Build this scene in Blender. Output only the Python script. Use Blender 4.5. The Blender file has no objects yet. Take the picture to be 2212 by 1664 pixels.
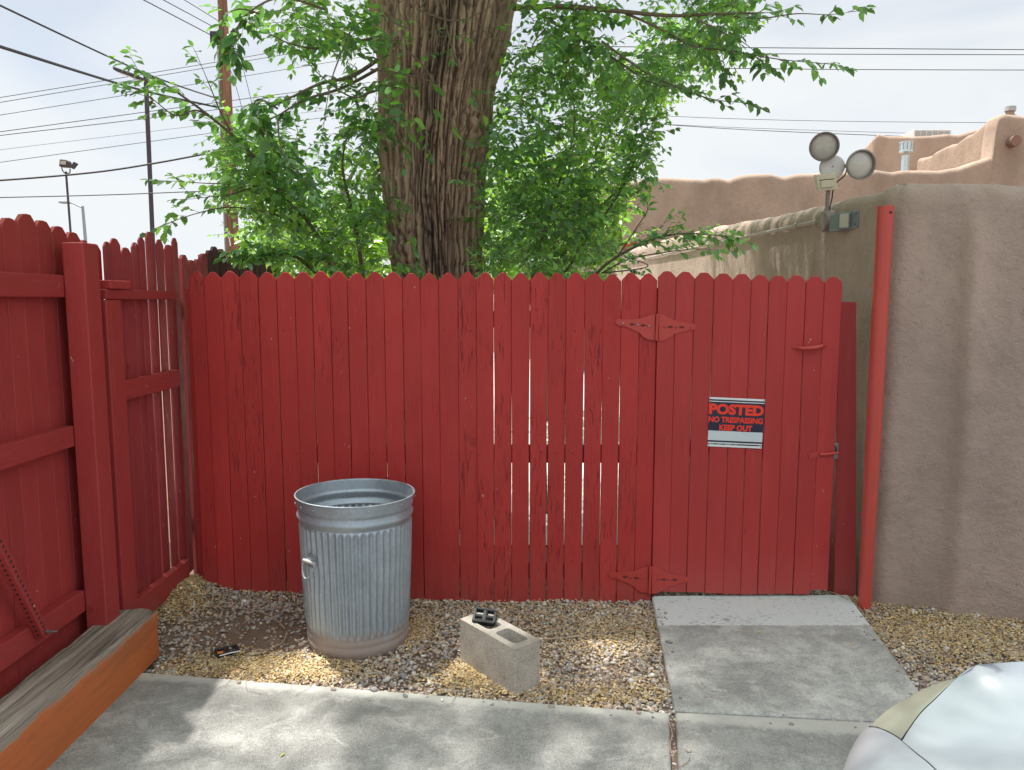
import bpy, math, random
import numpy as np
from mathutils import Vector, Matrix
R = math.radians
random.seed(7)
rng = np.random.default_rng(11)
sc = bpy.context.scene
col = sc.collection

# ------------------------------------------------------------------ camera
CAMZ, PITCH, FPX, CU, CV = 1.65, R(6.4), 1620.0, 1106.0, 832.0
cd = bpy.data.cameras.new('camera'); cam = bpy.data.objects.new('camera', cd); col.objects.link(cam)
cam.location = (0, 0, CAMZ); cam.rotation_euler = (R(90) - PITCH, 0, 0)
cd.sensor_width = 36; cd.lens = FPX / 2212 * 36; cd.clip_start = .05; cd.clip_end = 2000
sc.camera = cam

# ------------------------------------------------------------------ sky + sun
SUN = Vector((-.30, .28, 1.0)).normalized()
SUN_EL = math.asin(SUN.z)
w = bpy.data.worlds.new('World'); sc.world = w; w.use_nodes = True
nt = w.node_tree; nt.nodes.clear()
out = nt.nodes.new('ShaderNodeOutputWorld'); bg = nt.nodes.new('ShaderNodeBackground')
sky = nt.nodes.new('ShaderNodeTexSky'); sky.sky_type = 'NISHITA'; sky.sun_disc = False
sky.sun_elevation = SUN_EL; sky.sun_rotation = math.atan2(SUN.x, SUN.y) % (2 * math.pi)
sky.dust_density = 2.0; sky.altitude = 1500
tc = nt.nodes.new('ShaderNodeTexCoord'); mp = nt.nodes.new('ShaderNodeMapping'); mp.inputs['Scale'].default_value = (1.0, 1.0, 2.6)
mp.inputs['Rotation'].default_value = (0.15, .1, .5)
nz = nt.nodes.new('ShaderNodeTexNoise'); nz.inputs['Scale'].default_value = 2.1; nz.inputs['Detail'].default_value = 6; nz.inputs['Roughness'].default_value = .5
nz.inputs['Distortion'].default_value = .5
cr = nt.nodes.new('ShaderNodeValToRGB'); cr.color_ramp.elements[0].position = .36; cr.color_ramp.elements[0].color = (.64, .64, .64, 1)
cr.color_ramp.elements[1].position = .56; cr.color_ramp.elements[1].color = (.97, .97, .97, 1)
nz2 = nt.nodes.new('ShaderNodeTexNoise'); nz2.inputs['Scale'].default_value = 4.0; nz2.inputs['Detail'].default_value = 5
cc = nt.nodes.new('ShaderNodeMixRGB'); cc.inputs[1].default_value = (6.3, 6.6, 6.8, 1); cc.inputs[2].default_value = (7.2, 7.4, 7.5, 1)
mx = nt.nodes.new('ShaderNodeMixRGB')
L = nt.links.new
L(tc.outputs['Generated'], mp.inputs[0]); L(mp.outputs[0], nz.inputs['Vector']); L(mp.outputs[0], nz2.inputs['Vector'])
L(nz.outputs['Fac'], cr.inputs[0]); L(cr.outputs[0], mx.inputs[0]); L(sky.outputs[0], mx.inputs[1])
L(nz2.outputs['Fac'], cc.inputs[0]); L(cc.outputs[0], mx.inputs[2]); sxz = nt.nodes.new('ShaderNodeSeparateXYZ'); L(tc.outputs['Generated'], sxz.inputs[0])   # added sky boost above frame to lift shade; thin overcast is brighter high up
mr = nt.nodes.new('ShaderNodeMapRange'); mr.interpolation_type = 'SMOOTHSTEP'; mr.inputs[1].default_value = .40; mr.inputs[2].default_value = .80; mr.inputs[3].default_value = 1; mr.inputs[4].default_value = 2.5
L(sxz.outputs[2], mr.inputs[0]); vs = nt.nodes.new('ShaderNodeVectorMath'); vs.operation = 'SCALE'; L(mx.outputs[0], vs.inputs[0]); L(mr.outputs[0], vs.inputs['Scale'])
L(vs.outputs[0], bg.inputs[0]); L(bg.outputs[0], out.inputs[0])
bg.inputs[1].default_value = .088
sd = bpy.data.lights.new('sun', 'SUN'); sd.energy = 4.9; sd.angle = R(1.3); sd.color = (1, .96, .89)
so = bpy.data.objects.new('sun', sd); col.objects.link(so); so.rotation_euler = SUN.to_track_quat('Z', 'Y').to_euler(); so.location = (-4, 4, 14)
sc.view_settings.view_transform = 'Standard'; sc.view_settings.look = 'None'
sc.view_settings.exposure = .62; sc.view_settings.gamma = 1
sc.cycles.max_bounces = 8; sc.cycles.transparent_max_bounces = 4

# ------------------------------------------------------------------ projection helpers (photo pixels at 2212 x 1664 -> metres)
cp, sp = math.cos(PITCH), math.sin(PITCH)
def ray(u, v):
    a = (u - CU) / FPX; b = (CV - v) / FPX
    return Vector((a, cp + b * sp, -sp + b * cp))
def atY(u, v, Y): d = ray(u, v); t = Y / d.y; return Vector((d.x * t, Y, CAMZ + d.z * t))
def atZ(u, v, z=0): d = ray(u, v); t = (z - CAMZ) / d.z; return Vector((d.x * t, d.y * t, z))
def atX(u, v, X): d = ray(u, v); t = X / d.x; return Vector((X, d.y * t, CAMZ + d.z * t))

# ------------------------------------------------------------------ noise
def vnoise(p, seed=0):
    p = np.asarray(p, float); i = np.floor(p).astype(np.int64); f = p - i; f = f * f * (3 - 2 * f)
    def h(a, b, c):
        n = (a * 374761393 + b * 668265263 + c * 2147483647 + seed * 1274126177) & 0xffffffff
        n = ((n ^ (n >> 13)) * 1103515245) & 0xffffffff
        n = ((n ^ (n >> 15)) * 12345677) & 0xffffffff
        return ((n ^ (n >> 16)) & 0xffff) / 65535.0
    r = 0
    for a in (0, 1):
        for b in (0, 1):
            for c in (0, 1):
                wgt = (f[..., 0] if a else 1 - f[..., 0]) * (f[..., 1] if b else 1 - f[..., 1]) * (f[..., 2] if c else 1 - f[..., 2])
                r = r + wgt * h(i[..., 0] + a, i[..., 1] + b, i[..., 2] + c)
    return r
def fbm(p, seed=0, o=4):
    p = np.asarray(p, float); r = 0; a = .5
    for k in range(o): r = r + a * vnoise(p * 2 ** k, seed + k); a *= .5
    return r

# ------------------------------------------------------------------ objects
def tag(o, label=None, cat=None, group=None, kind=None):
    if label: o['label'] = label
    if cat: o['category'] = cat
    if group: o['group'] = group
    if kind: o['kind'] = kind
    return o
def thing(name, base, label, cat, group=None):
    o = bpy.data.objects.new(name, None); col.objects.link(o); o.location = base; o.empty_display_size = .1
    return tag(o, label, cat, group)
def link(name, me, mat=None, parent=None, smooth=False):
    me.name = name
    if mat: me.materials.clear(); me.materials.append(mat)
    o = bpy.data.objects.new(name, me); col.objects.link(o)
    if parent is not None:
        o.parent = parent
        b = Vector((0, 0, 0)); q = parent
        while q is not None: b += q.location; q = q.parent
        o.location = -b
    if smooth: me.polygons.foreach_set('use_smooth', [True] * len(me.polygons))
    return o
def mesh_np(name, V, F, mat=None, parent=None, smooth=False, colors=None, attr='tint'):
    V = np.asarray(V, np.float32); me = bpy.data.meshes.new(name)
    if isinstance(F, np.ndarray):
        k = F.shape[1]; me.vertices.add(len(V)); me.vertices.foreach_set('co', V.ravel())
        me.loops.add(F.size); me.loops.foreach_set('vertex_index', F.ravel().astype(np.int32))
        me.polygons.add(len(F)); me.polygons.foreach_set('loop_start', np.arange(0, F.size, k, dtype=np.int32))
        me.update(calc_edges=True)
    else:
        me.from_pydata([tuple(map(float, v)) for v in V], [], F); me.update()
    if colors is not None:
        a = me.attributes.new(attr, 'FLOAT_COLOR', 'POINT'); c = np.ones((len(V), 4), np.float32)
        c[:, :colors.shape[1]] = colors; a.data.foreach_set('color', c.ravel())
    return link(name, me, mat, parent, smooth)
class MB:
    def __init__(s): s.v = []; s.f = []
    def add(s, V, F):
        n = len(s.v); s.v += [tuple(v) for v in V]; s.f += [tuple(i + n for i in f) for f in F]; return s
    def box(s, a, b, M=None):
        x0, y0, z0 = a; x1, y1, z1 = b
        V = [Vector(p) for p in ((x0, y0, z0), (x1, y0, z0), (x1, y1, z0), (x0, y1, z0), (x0, y0, z1), (x1, y0, z1), (x1, y1, z1), (x0, y1, z1))]
        if M is not None: V = [M @ v for v in V]
        return s.add(V, [(0, 3, 2, 1), (4, 5, 6, 7), (0, 1, 5, 4), (1, 2, 6, 5), (2, 3, 7, 6), (3, 0, 4, 7)])
    def prism(s, pts, dvec):
        n = len(pts); V = [Vector(p) for p in pts] + [Vector(p) + Vector(dvec) for p in pts]
        return s.add(V, [tuple(range(n)), tuple(range(2 * n - 1, n - 1, -1))] + [(i, i + n, (i + 1) % n + n, (i + 1) % n) for i in range(n)])
    def tube(s, pts, r, n=8, caps=True):
        pts = [Vector(p) for p in pts]; m = len(pts)
        rs = r if isinstance(r, (list, tuple)) else [r] * m
        rings = []; ref = None
        for i, p in enumerate(pts):
            t = (pts[min(i + 1, m - 1)] - pts[max(i - 1, 0)]).normalized()
            if ref is None: ref = t.orthogonal().normalized()
            a = (ref - t * ref.dot(t)); a = a.normalized() if a.length > 1e-5 else t.orthogonal().normalized(); ref = a; b = t.cross(a)
            rings.append([p + (a * math.cos(2 * math.pi * k / n) + b * math.sin(2 * math.pi * k / n)) * rs[i] for k in range(n)])
        V = [q for rg in rings for q in rg]; F = []
        for i in range(m - 1):
            for k in range(n): F.append((i * n + k, i * n + (k + 1) % n, (i + 1) * n + (k + 1) % n, (i + 1) * n + k))
        if caps: F.append(tuple(range(n - 1, -1, -1))); F.append(tuple((m - 1) * n + k for k in range(n)))
        return s.add(V, F)
    def lathe(s, prof, M=None, n=32, closed=False):
        V = []; F = []; m = len(prof)
        for (r, z) in prof:
            for k in range(n):
                a = 2 * math.pi * k / n; p = Vector((r * math.cos(a), r * math.sin(a), z)); V.append(M @ p if M is not None else p)
        for i in range(m - 1 if not closed else m):
            j = (i + 1) % m
            for k in range(n): F.append((i * n + k, i * n + (k + 1) % n, j * n + (k + 1) % n, j * n + k))
        if not closed:
            if prof[0][0] > 1e-4: F.append(tuple(range(n - 1, -1, -1)))
            if prof[-1][0] > 1e-4: F.append(tuple((m - 1) * n + k for k in range(n)))
        return s.add(V, F)
    def build(s, name, mat, parent=None, bevel=0, smooth=False, seg=2):
        me = bpy.data.meshes.new(name); me.from_pydata([tuple(v) for v in s.v], [], s.f); me.validate(); me.update()
        o = link(name, me, mat, parent, smooth)
        if bevel:
            b = o.modifiers.new('bevel', 'BEVEL'); b.width = bevel; b.segments = seg; b.limit_method = 'ANGLE'; b.angle_limit = R(35)
        if smooth: smooth_angle(o)
        return o
def smooth_angle(o, ang=40):
    me = o.data; n = len(me.edges)
    import bmesh
    bm = bmesh.new(); bm.from_mesh(me)
    bmesh.ops.recalc_face_normals(bm, faces=bm.faces)
    for f in bm.faces: f.smooth = True
    for e in bm.edges:
        if len(e.link_faces) == 2 and e.calc_face_angle(0) > R(ang): e.smooth = False
    bm.to_mesh(me); bm.free()
def frame(origin, z, x=None):
    z = Vector(z).normalized(); x = Vector(x) if x is not None else z.orthogonal()
    x = (x - z * x.dot(z)).normalized(); y = z.cross(x)
    M = Matrix((x, y, z)).transposed().to_4x4(); M.translation = Vector(origin); return M

# ------------------------------------------------------------------ materials
class G:
    def __init__(s, name):
        s.m = bpy.data.materials.new(name); s.m.use_nodes = True; s.t = s.m.node_tree; s.b = s.t.nodes['Principled BSDF']; s.co = None
    def n(s, k, **kw):
        x = s.t.nodes.new(k)
        for a, b in kw.items(): setattr(x, a, b)
        return x
    def l(s, a, b): s.t.links.new(a, b)
    def coord(s, scale=(1, 1, 1), rot=(0, 0, 0)):
        t = s.n('ShaderNodeTexCoord'); m = s.n('ShaderNodeMapping'); m.inputs['Scale'].default_value = scale; m.inputs['Rotation'].default_value = rot
        s.l(t.outputs['Object'], m.inputs[0]); return m.outputs[0]
    def noise(s, scale=1, detail=4, rough=.5, vec=None, mscale=(1, 1, 1), dist=0):
        x = s.n('ShaderNodeTexNoise'); x.inputs['Scale'].default_value = scale; x.inputs['Detail'].default_value = detail; x.inputs['Roughness'].default_value = rough
        x.inputs['Distortion'].default_value = dist; s.l(vec or s.coord(mscale), x.inputs['Vector']); return x.outputs['Fac']
    def ramp(s, fac, stops):
        r = s.n('ShaderNodeValToRGB'); e = r.color_ramp.elements
        while len(e) < len(stops): e.new(.5)
        for q, (p, c) in zip(e, stops):
            q.position = p; q.color = (c, c, c, 1) if isinstance(c, (int, float)) else tuple(c) + (1,)
        s.l(fac, r.inputs[0]); return r.outputs[0]
    def mix(s, fac, a, b, mode='MIX'):
        x = s.n('ShaderNodeMixRGB', blend_type=mode)
        for i, v in ((0, fac), (1, a), (2, b)):
            if isinstance(v, (int, float)): x.inputs[i].default_value = v if i == 0 else (v, v, v, 1)
            elif isinstance(v, tuple): x.inputs[i].default_value = v + (1,)
            else: s.l(v, x.inputs[i])
        return x.outputs[0]
    def math(s, op, a, b=0.0):
        x = s.n('ShaderNodeMath', operation=op)
        for i, v in ((0, a), (1, b)):
            if isinstance(v, (int, float)): x.inputs[i].default_value = v
            else: s.l(v, x.inputs[i])
        return x.outputs[0]
    def out(s, color=None, rough=None, bump=None, bs=.3, bd=.01, metal=None, spec=None):
        for k, v in (('Base Color', color), ('Roughness', rough), ('Metallic', metal), ('Specular IOR Level', spec)):
            if v is None: continue
            if isinstance(v, tuple): s.b.inputs[k].default_value = v + (1,)
            elif isinstance(v, (int, float)): s.b.inputs[k].default_value = v
            else: s.l(v, s.b.inputs[k])
        if bump is not None:
            x = s.n('ShaderNodeBump'); x.inputs['Strength'].default_value = bs; x.inputs['Distance'].default_value = bd; s.l(bump, x.inputs['Height']); s.l(x.outputs[0], s.b.inputs['Normal'])
        return s.m
def attrcol(g, name='tint'):
    a = g.n('ShaderNodeAttribute'); a.attribute_name = name; return a.outputs['Color']

def painted_wood(name, base, grain='z', crack=.5, chip=.5, rough=.5, dirt=.25, nails=None):
    g = G(name)
    oi = g.n('ShaderNodeObjectInfo'); rnd = oi.outputs['Random']
    t = g.n('ShaderNodeTexCoord'); vm = g.n('ShaderNodeVectorMath', operation='ADD'); cb_ = g.n('ShaderNodeCombineXYZ')
    g.l(g.math('MULTIPLY', rnd, 7.3), cb_.inputs[0]); g.l(g.math('MULTIPLY', rnd, 3.1), cb_.inputs[1]); g.l(g.math('MULTIPLY', rnd, 11.7), cb_.inputs[2])
    g.l(t.outputs['Object'], vm.inputs[0]); g.l(cb_.outputs[0], vm.inputs[1])
    def co(sc3):
        m = g.n('ShaderNodeMapping'); m.inputs['Scale'].default_value = sc3; g.l(vm.outputs[0], m.inputs[0]); return m.outputs[0]
    big = {'z': (1, 1, .35), 'y': (1, .35, 1), 'x': (.35, 1, 1)}[grain]
    st = {'z': (1, 1, .035), 'y': (1, .035, 1), 'x': (.035, 1, 1)}[grain]
    s2 = {'z': (1, 1, .10), 'y': (1, .10, 1), 'x': (.10, 1, 1)}[grain]
    var = g.noise(3.0, 5, .6, vec=co(big)); fine = g.noise(150, 3, .6, vec=co(st)); med = g.noise(38, 4, .65, vec=co(s2), dist=.6)
    c = g.mix(g.ramp(var, [(.3, 0.), (.7, 1.)]), tuple(x * .84 for x in base), tuple(min(1, x * 1.10) for x in base))
    c = g.mix(g.ramp(fine, [(.3, .22), (.7, 0.)]), c, tuple(x * .72 for x in base))
    c = g.mix(g.math('MULTIPLY', g.ramp(med, [(.52, 0.), (.75, 1.)]), .28), c, (min(1, base[0] * 1.15), base[1] * 2.0, base[2] * 2.0))
    c = g.mix(g.ramp(rnd, [(0., 0.), (1., .30)]), c, tuple(x * .62 for x in base))
    mask = g.ramp(g.noise(3.6, 3, .6, vec=co((1, 1, .5))), [(.44, 0.), (.60, 1.)])
    mask = g.math('MULTIPLY', mask, g.ramp(g.math('FRACT', g.math('MULTIPLY', rnd, 5.7)), [(.15, .25), (.7, 1.)]))
    cr_ = g.ramp(g.noise(88, 4, .65, vec=co(s2), dist=.5), [(.615 - .04 * crack, 0.), (.665 - .04 * crack, 1.)])
    ck = g.math('MULTIPLY', cr_, g.math('MULTIPLY', mask, min(1, crack * 1.3)))
    c = g.mix(g.math('MULTIPLY', ck, .8), c, (.12, .02, .018))
    kn = g.ramp(g.noise(7.5, 2, .5, vec=co((1, 1, .8))), [(.74, 0.), (.78, 1.)])
    c = g.mix(g.math('MULTIPLY', kn, .35), c, tuple(x * .4 for x in base))
    chp = g.ramp(g.noise(34, 3, .6, vec=co((1, 1, .45))), [(.745 - .02 * chip, 0.), (.76 - .02 * chip, 1.)])
    c = g.mix(g.math('MULTIPLY', chp, .8 if chip else 0.), c, (.62, .42, .38))
    sp_ = g.n('ShaderNodeSeparateXYZ'); g.l(t.outputs['Object'], sp_.inputs[0])
    zz = g.n('ShaderNodeMapRange'); zz.inputs[1].default_value = .28; zz.inputs[2].default_value = 0; g.l(sp_.outputs[2], zz.inputs[0])
    dn = g.math('MULTIPLY', g.math('MULTIPLY', zz.outputs[0], g.noise(9, 4)), dirt)
    c = g.mix(dn, c, (.30, .19, .15))
    h = g.math('SUBTRACT', g.math('ADD', g.math('ADD', g.math('MULTIPLY', fine, .35), g.math('MULTIPLY', med, .35)), g.math('MULTIPLY', var, .3)), g.math('MULTIPLY', ck, 1.3))
    h = g.math('SUBTRACT', h, g.math('MULTIPLY', kn, .4))
    if nails:
        vo = g.n('ShaderNodeTexVoronoi'); vo.inputs['Scale'].default_value = 21; vo.inputs['Randomness'].default_value = .35; g.l(t.outputs['Object'], vo.inputs['Vector'])
        dot = g.math('LESS_THAN', vo.outputs['Distance'], .10); band = None
        for zc in nails:
            b_ = g.math('LESS_THAN', g.math('ABSOLUTE', g.math('SUBTRACT', sp_.outputs[2], zc)), .016); band = b_ if band is None else g.math('MAXIMUM', band, b_)
        nd = g.math('MULTIPLY', dot, band); c = g.mix(g.math('MULTIPLY', nd, .75), c, (.07, .02, .018)); h = g.math('SUBTRACT', h, g.math('MULTIPLY', nd, 1.2))
    return g.out(c, g.ramp(g.noise(11, 4), [(.3, rough - .08), (.7, rough + .14)]), h, .6, .004, spec=.32)

RED = (.45, .037, .034)
M_fence = painted_wood('front fence paint', RED, 'z', .95, .6, nails=(1.50, .82, .22))
M_gate = painted_wood('gate paint', (.45, .045, .043), 'z', .05, .5, nails=(1.46, .86, .20))
M_side = painted_wood('side fence paint', (.385, .048, .046), 'z', .25, .5)
M_rough = painted_wood('rough side fence paint', (.37, .050, .056), 'z', .75, .9, .55)
M_railx = painted_wood('rail paint x', (.36, .045, .045), 'x', .4, .4)
M_raily = painted_wood('rail paint y', (.385, .047, .046), 'y', .3, .7)
M_shaded = painted_wood('shade-darkened pickets', (.10, .035, .040), 'z', 1.0, .4, .7)  # picket colour darkened to carry the shade of the backlit rear fence

def stucco(name, base, sc_=1.0, bs=.6, stain=.35):
    g = G(name)
    a = g.noise(1.3, 5, .6, mscale=(1, 1, .5)); b = g.noise(9, 5, .65); c_ = g.noise(160 * sc_, 3, .7); d = g.noise(38 * sc_, 3, .6)
    c = g.mix(g.ramp(a, [(.38, 0.), (.62, 1.)]), tuple(x * .84 for x in base), tuple(min(1, x * 1.12) for x in base))
    hair = g.noise(2.4, 5, .6, dist=1.2); crk = g.ramp(g.math('ABSOLUTE', g.math('SUBTRACT', hair, .5)), [(.0, .55), (.0035, 0.)]); c = g.mix(crk, c, tuple(x * .4 for x in base))
    c = g.mix(g.math('MULTIPLY', g.ramp(b, [(.5, 0.), (.75, 1.)]), stain), c, tuple(x * .62 for x in base))
    c = g.mix(g.math('MULTIPLY', g.ramp(c_, [(.62, 0.), (.72, 1.)]), .5), c, tuple(x * .45 for x in base))
    st = g.ramp(g.noise(4, 3, .5, mscale=(1.3, 1.3, .12)), [(.55, 0.), (.8, 1.)])
    c = g.mix(g.math('MULTIPLY', st, .16), c, tuple(min(1, x * 1.3) for x in base))
    h = g.math('ADD', g.math('ADD', g.math('MULTIPLY', c_, .45), g.math('MULTIPLY', d, .8)), g.math('MULTIPLY', b, 2.2))
    return g.out(c, .93, h, bs, .012, spec=.2)
M_wall = stucco('grey brown stucco', (.415, .32, .27), .9, .62)
M_adobe = stucco('tan adobe stucco', (.365, .272, .208), .4, .6, .2)

def concrete(name, base, paint=False, rim=None):
    g = G(name)
    a = g.noise(1.6, 6, .62); b = g.noise(14, 5, .65); s_ = g.noise(210, 2, .6); pit = g.noise(62, 3, .6, mscale=(1, 1, 1))
    c = g.mix(g.ramp(a, [(.38, 0.), (.62, 1.)]), tuple(x * .60 for x in base), tuple(x * 1.2 for x in base))
    c = g.mix(g.ramp(b, [(.40, .6), (.56, 0.)]), c, tuple(x * .60 for x in base))
    blot = g.noise(5.5, 6, .72, dist=.8); c = g.mix(g.ramp(blot, [(.52, 0.), (.60, .5)]), c, tuple(x * 1.3 for x in base)); fine_ = g.noise(70, 5, .75); c = g.mix(.55, c, g.ramp(fine_, [(.3, .25), (.7, .75)]), 'OVERLAY')
    c = g.mix(g.math('MULTIPLY', g.ramp(s_, [(.56, 0.), (.66, 1.)]), .6), c, (.60, .60, .56))
    c = g.mix(g.math('MULTIPLY', g.ramp(s_, [(.3, 1.), (.38, 0.)]), .5), c, (.08, .075, .07))
    pits = g.ramp(pit, [(.28, 1.), (.33, 0.)])
    c = g.mix(g.math('MULTIPLY', pits, .6), c, (.07, .065, .055))
    if paint:
        tcx = g.n('ShaderNodeTexCoord'); sx = g.n('ShaderNodeSeparateXYZ'); g.l(tcx.outputs['Object'], sx.inputs[0])
        fl = g.noise(60, 5, .75, mscale=(.5, 1, 1))
        keep = g.ramp(g.math('ADD', fl, g.math('MULTIPLY', g.math('SUBTRACT', g.noise(5, 4, .6), .5), .35)), [(.565, 1.), (.60, 0.)])
        band = g.math('GREATER_THAN', g.math('ADD', sx.outputs[1], g.math('MULTIPLY', g.noise(60, 2), .02)), paint)
        # thin worn paint down the right edge too
        edge = g.math('GREATER_THAN', g.math('ADD', g.math('SUBTRACT', sx.outputs[0], g.math('MULTIPLY', sx.outputs[1], .08)), g.math('MULTIPLY', g.noise(7, 4), .5)), 1.93)
        k2 = g.math('MULTIPLY', g.math('MULTIPLY', edge, keep), .45)
        m_ = g.math('MAXIMUM', g.math('MULTIPLY', band, keep), k2)
        c = g.mix(m_, c, (.58, .61, .61))
    if rim:
        (ex, ey), (nx_, ny_) = rim; te = g.n('ShaderNodeTexCoord'); se_ = g.n('ShaderNodeSeparateXYZ'); g.l(te.outputs['Object'], se_.inputs[0])
        de = g.math('ADD', g.math('MULTIPLY', g.math('SUBTRACT', se_.outputs[0], ex), nx_), g.math('MULTIPLY', g.math('SUBTRACT', se_.outputs[1], ey), ny_))
        wob = g.math('ADD', de, g.math('MULTIPLY', g.math('SUBTRACT', g.noise(22, 5, .65), .5), .06))
        c = g.mix(g.ramp(wob, [(.045, .75), (.075, 0.)]), c, (.50, .49, .45))
        c = g.mix(g.ramp(g.math('ABSOLUTE', g.math('SUBTRACT', wob, .16)), [(.0, .35), (.14, 0.)]), c, (.17, .165, .155))
    h = g.math('SUBTRACT', g.math('ADD', g.math('MULTIPLY', b, .5), g.math('MULTIPLY', s_, .35)), pits)
    return g.out(c, .85, h, .45, .004, spec=.25)
_a, _b = atZ(300, 1450.5), atZ(1446, 1539); _t = (_b - _a).normalized()
M_conc = concrete('driveway concrete', (.33, .325, .31), False, ((_a.x, _a.y), (_t.y, -_t.x)))
PAINT_Y = atZ(1600, 1347.6).y - .01
M_walk = concrete('walk concrete', (.42, .415, .395), PAINT_Y)
g = G('bare dirt'); d1 = g.noise(5, 5, .6); d2 = g.noise(70, 4, .7)
M_dirt = g.out(g.mix(d2, g.mix(d1, (.12, .075, .055), (.20, .135, .10)), (.26, .19, .145)), .95, d2, .8, .012, spec=.15)
g = G('pale yard'); d1 = g.noise(.8, 5, .6); d2 = g.noise(30, 4, .7)
M_yard = g.out(g.mix(g.ramp(d1, [(.3, 0.), (.7, 1.)]), (.50, .47, .42), (.66, .63, .57)), .9, d2, .4, .01)
def tinted(name, rough=.8, extra=.25, nscale=60, spec=.3, bs=.3):
    g = G(name); c = attrcol(g); n_ = g.noise(nscale, 3, .6)
    c2 = g.mix(extra, c, g.mix(n_, (.0, .0, .0), (1., 1., 1.)), 'OVERLAY')
    return g.out(c2, rough, n_, bs, .003, spec=spec)
M_stone = tinted('gravel stones', .75)
M_litter = tinted('dry seed litter', .8)
M_twigm = tinted('dry twigs', .85)
def leafmat(name):
    g = G(name); c = attrcol(g); b = g.b
    g.out(c, .33, None, spec=.65)
    tr = g.n('ShaderNodeBsdfTranslucent'); mxs = g.n('ShaderNodeMixShader'); mxs.inputs[0].default_value = .52
    hs = g.mix(1.0, c, (1.85, 1.7, .72), 'MULTIPLY'); g.l(hs, tr.inputs[0])
    o = g.t.nodes['Material Output']; g.l(b.outputs[0], mxs.inputs[1]); g.l(tr.outputs[0], mxs.inputs[2]); g.l(mxs.outputs[0], o.inputs[0]); return g.m
M_leaf = leafmat('elm leaves')
g = G('bark'); bn = g.noise(26, 5, .7, mscale=(1, 1, .16), dist=.6); bf = g.noise(120, 4, .7, mscale=(1, 1, .3))
bc = attrcol(g)
bc = g.mix(g.ramp(bn, [(.35, .55), (.6, 0.)]), bc, g.mix(1.0, bc, (.34, .28, .25), 'MULTIPLY'))
bc = g.mix(g.ramp(bf, [(.55, 0.), (.8, .5)]), bc, (.40, .31, .24))
M_bark = g.out(bc, .92, g.math('ADD', bn, g.math('MULTIPLY', bf, .4)), .9, .02, spec=.15)
g = G('twig bark'); M_twig = g.out(g.mix(g.noise(40, 3), (.10, .075, .055), (.25, .20, .15)), .9)
g = G('galvanised steel')
gv = g.n('ShaderNodeTexVoronoi'); gv.inputs['Scale'].default_value = 75; g.l(g.coord((1, 1, .7)), gv.inputs['Vector'])
gn = g.noise(7, 5, .6); gf = g.noise(16, 5, .7, mscale=(1, 1, .35))
gc = g.mix(gn, (.29, .34, .385), (.45, .51, .56)); bw = g.n('ShaderNodeRGBToBW'); g.l(gv.outputs['Color'], bw.inputs[0]); gc = g.mix(.09, gc, bw.outputs[0], 'OVERLAY')
gc = g.mix(g.math('MULTIPLY', g.ramp(gf, [(.62, 0.), (.7, 1.)]), .22), gc, (.62, .64, .64))
gx = g.n('ShaderNodeSeparateXYZ'); gt = g.n('ShaderNodeTexCoord'); g.l(gt.outputs['Object'], gx.inputs[0])
gr = g.n('ShaderNodeMapRange'); gr.inputs[1].default_value = .20; gr.inputs[2].default_value = .0; g.l(gx.outputs[2], gr.inputs[0])
rust = g.ramp(g.math('MULTIPLY', gr.outputs[0], g.math('ADD', gf, .35)), [(.34, 0.), (.62, 1.)])
gc = g.mix(g.math('MULTIPLY', rust, .75), gc, (.30, .21, .15))
M_galv = g.out(gc, g.mix(rust, g.ramp(gn, [(.3, .42), (.7, .58)]), .85), gf, .12, .003, metal=g.mix(rust, .62, .05))
def plain(name, c, rough=.5, metal=0, var=.15, nscale=12, bs=.1, spec=.5):
    g = G(name); n_ = g.noise(nscale, 4, .6); cc_ = g.mix(n_, tuple(x * (1 - var) for x in c), tuple(min(1, x * (1 + var)) for x in c))
    return g.out(cc_, g.ramp(n_, [(.3, max(.05, rough - .06)), (.7, min(1, rough + .06))]), n_, bs, .002, metal=metal, spec=spec)
M_block = None
g = G('cinder block'); c1 = g.noise(130, 4, .7); c2 = g.noise(6, 4, .6); c3 = g.noise(300, 2, .6)
cb = g.mix(g.ramp(c2, [(.35, 0.), (.65, 1.)]), (.44, .39, .335), (.62, .57, .50)); cb = g.mix(g.ramp(c1, [(.3, .75), (.48, 0.)]), cb, (.14, .115, .09))
cb = g.mix(g.ramp(g.noise(11, 4, .6, mscale=(1, 1, .5)), [(.58, 0.), (.66, .6)]), cb, (.60, .56, .50))
M_block = g.out(cb, .95, g.math('ADD', c1, g.math('MULTIPLY', c3, .5)), 1.0, .006, spec=.15)
M_black = plain('black plastic', (.022, .024, .028), .42, 0, .2, 60)
M_orange = plain('orange reflector', (.75, .22, .02), .3)
M_white = plain('white plastic', (.75, .76, .74), .5)
M_bolt = plain('bare bolt steel', (.30, .31, .33), .4, .8, .3, 80)
M_hinge = plain('hinge painted red', (.45, .050, .041), .40, .1, .12, 40)
M_pipe = None
g = G('downspout paint'); pa = g.noise(5, 4, .6, mscale=(1, 1, .4)); pc = g.mix(pa, (.44, .052, .042), (.54, .080, .058))
pchip = g.ramp(g.noise(30, 4, .6, mscale=(1, 1, .5)), [(.72, 0.), (.75, .8)]); pc = g.mix(pchip, pc, (.62, .50, .46))
M_pipe = g.out(pc, .42, pa, .1, .003)
M_cream = plain('yellowed sensor plastic', (.60, .57, .42), .5)
M_lampw = plain('white lamp housing', (.62, .63, .62), .35)
M_lampg = plain('grey lamp rim', (.24, .225, .20), .5, .2)
M_lens = plain('frosted lens', (.50, .50, .46), .15, 0, .12, 30, spec=.8)
M_box = plain('painted junction box', (.24, .20, .18), .6)
M_fixt = plain('grey flood fixture', (.20, .23, .25), .45, .3)
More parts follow.
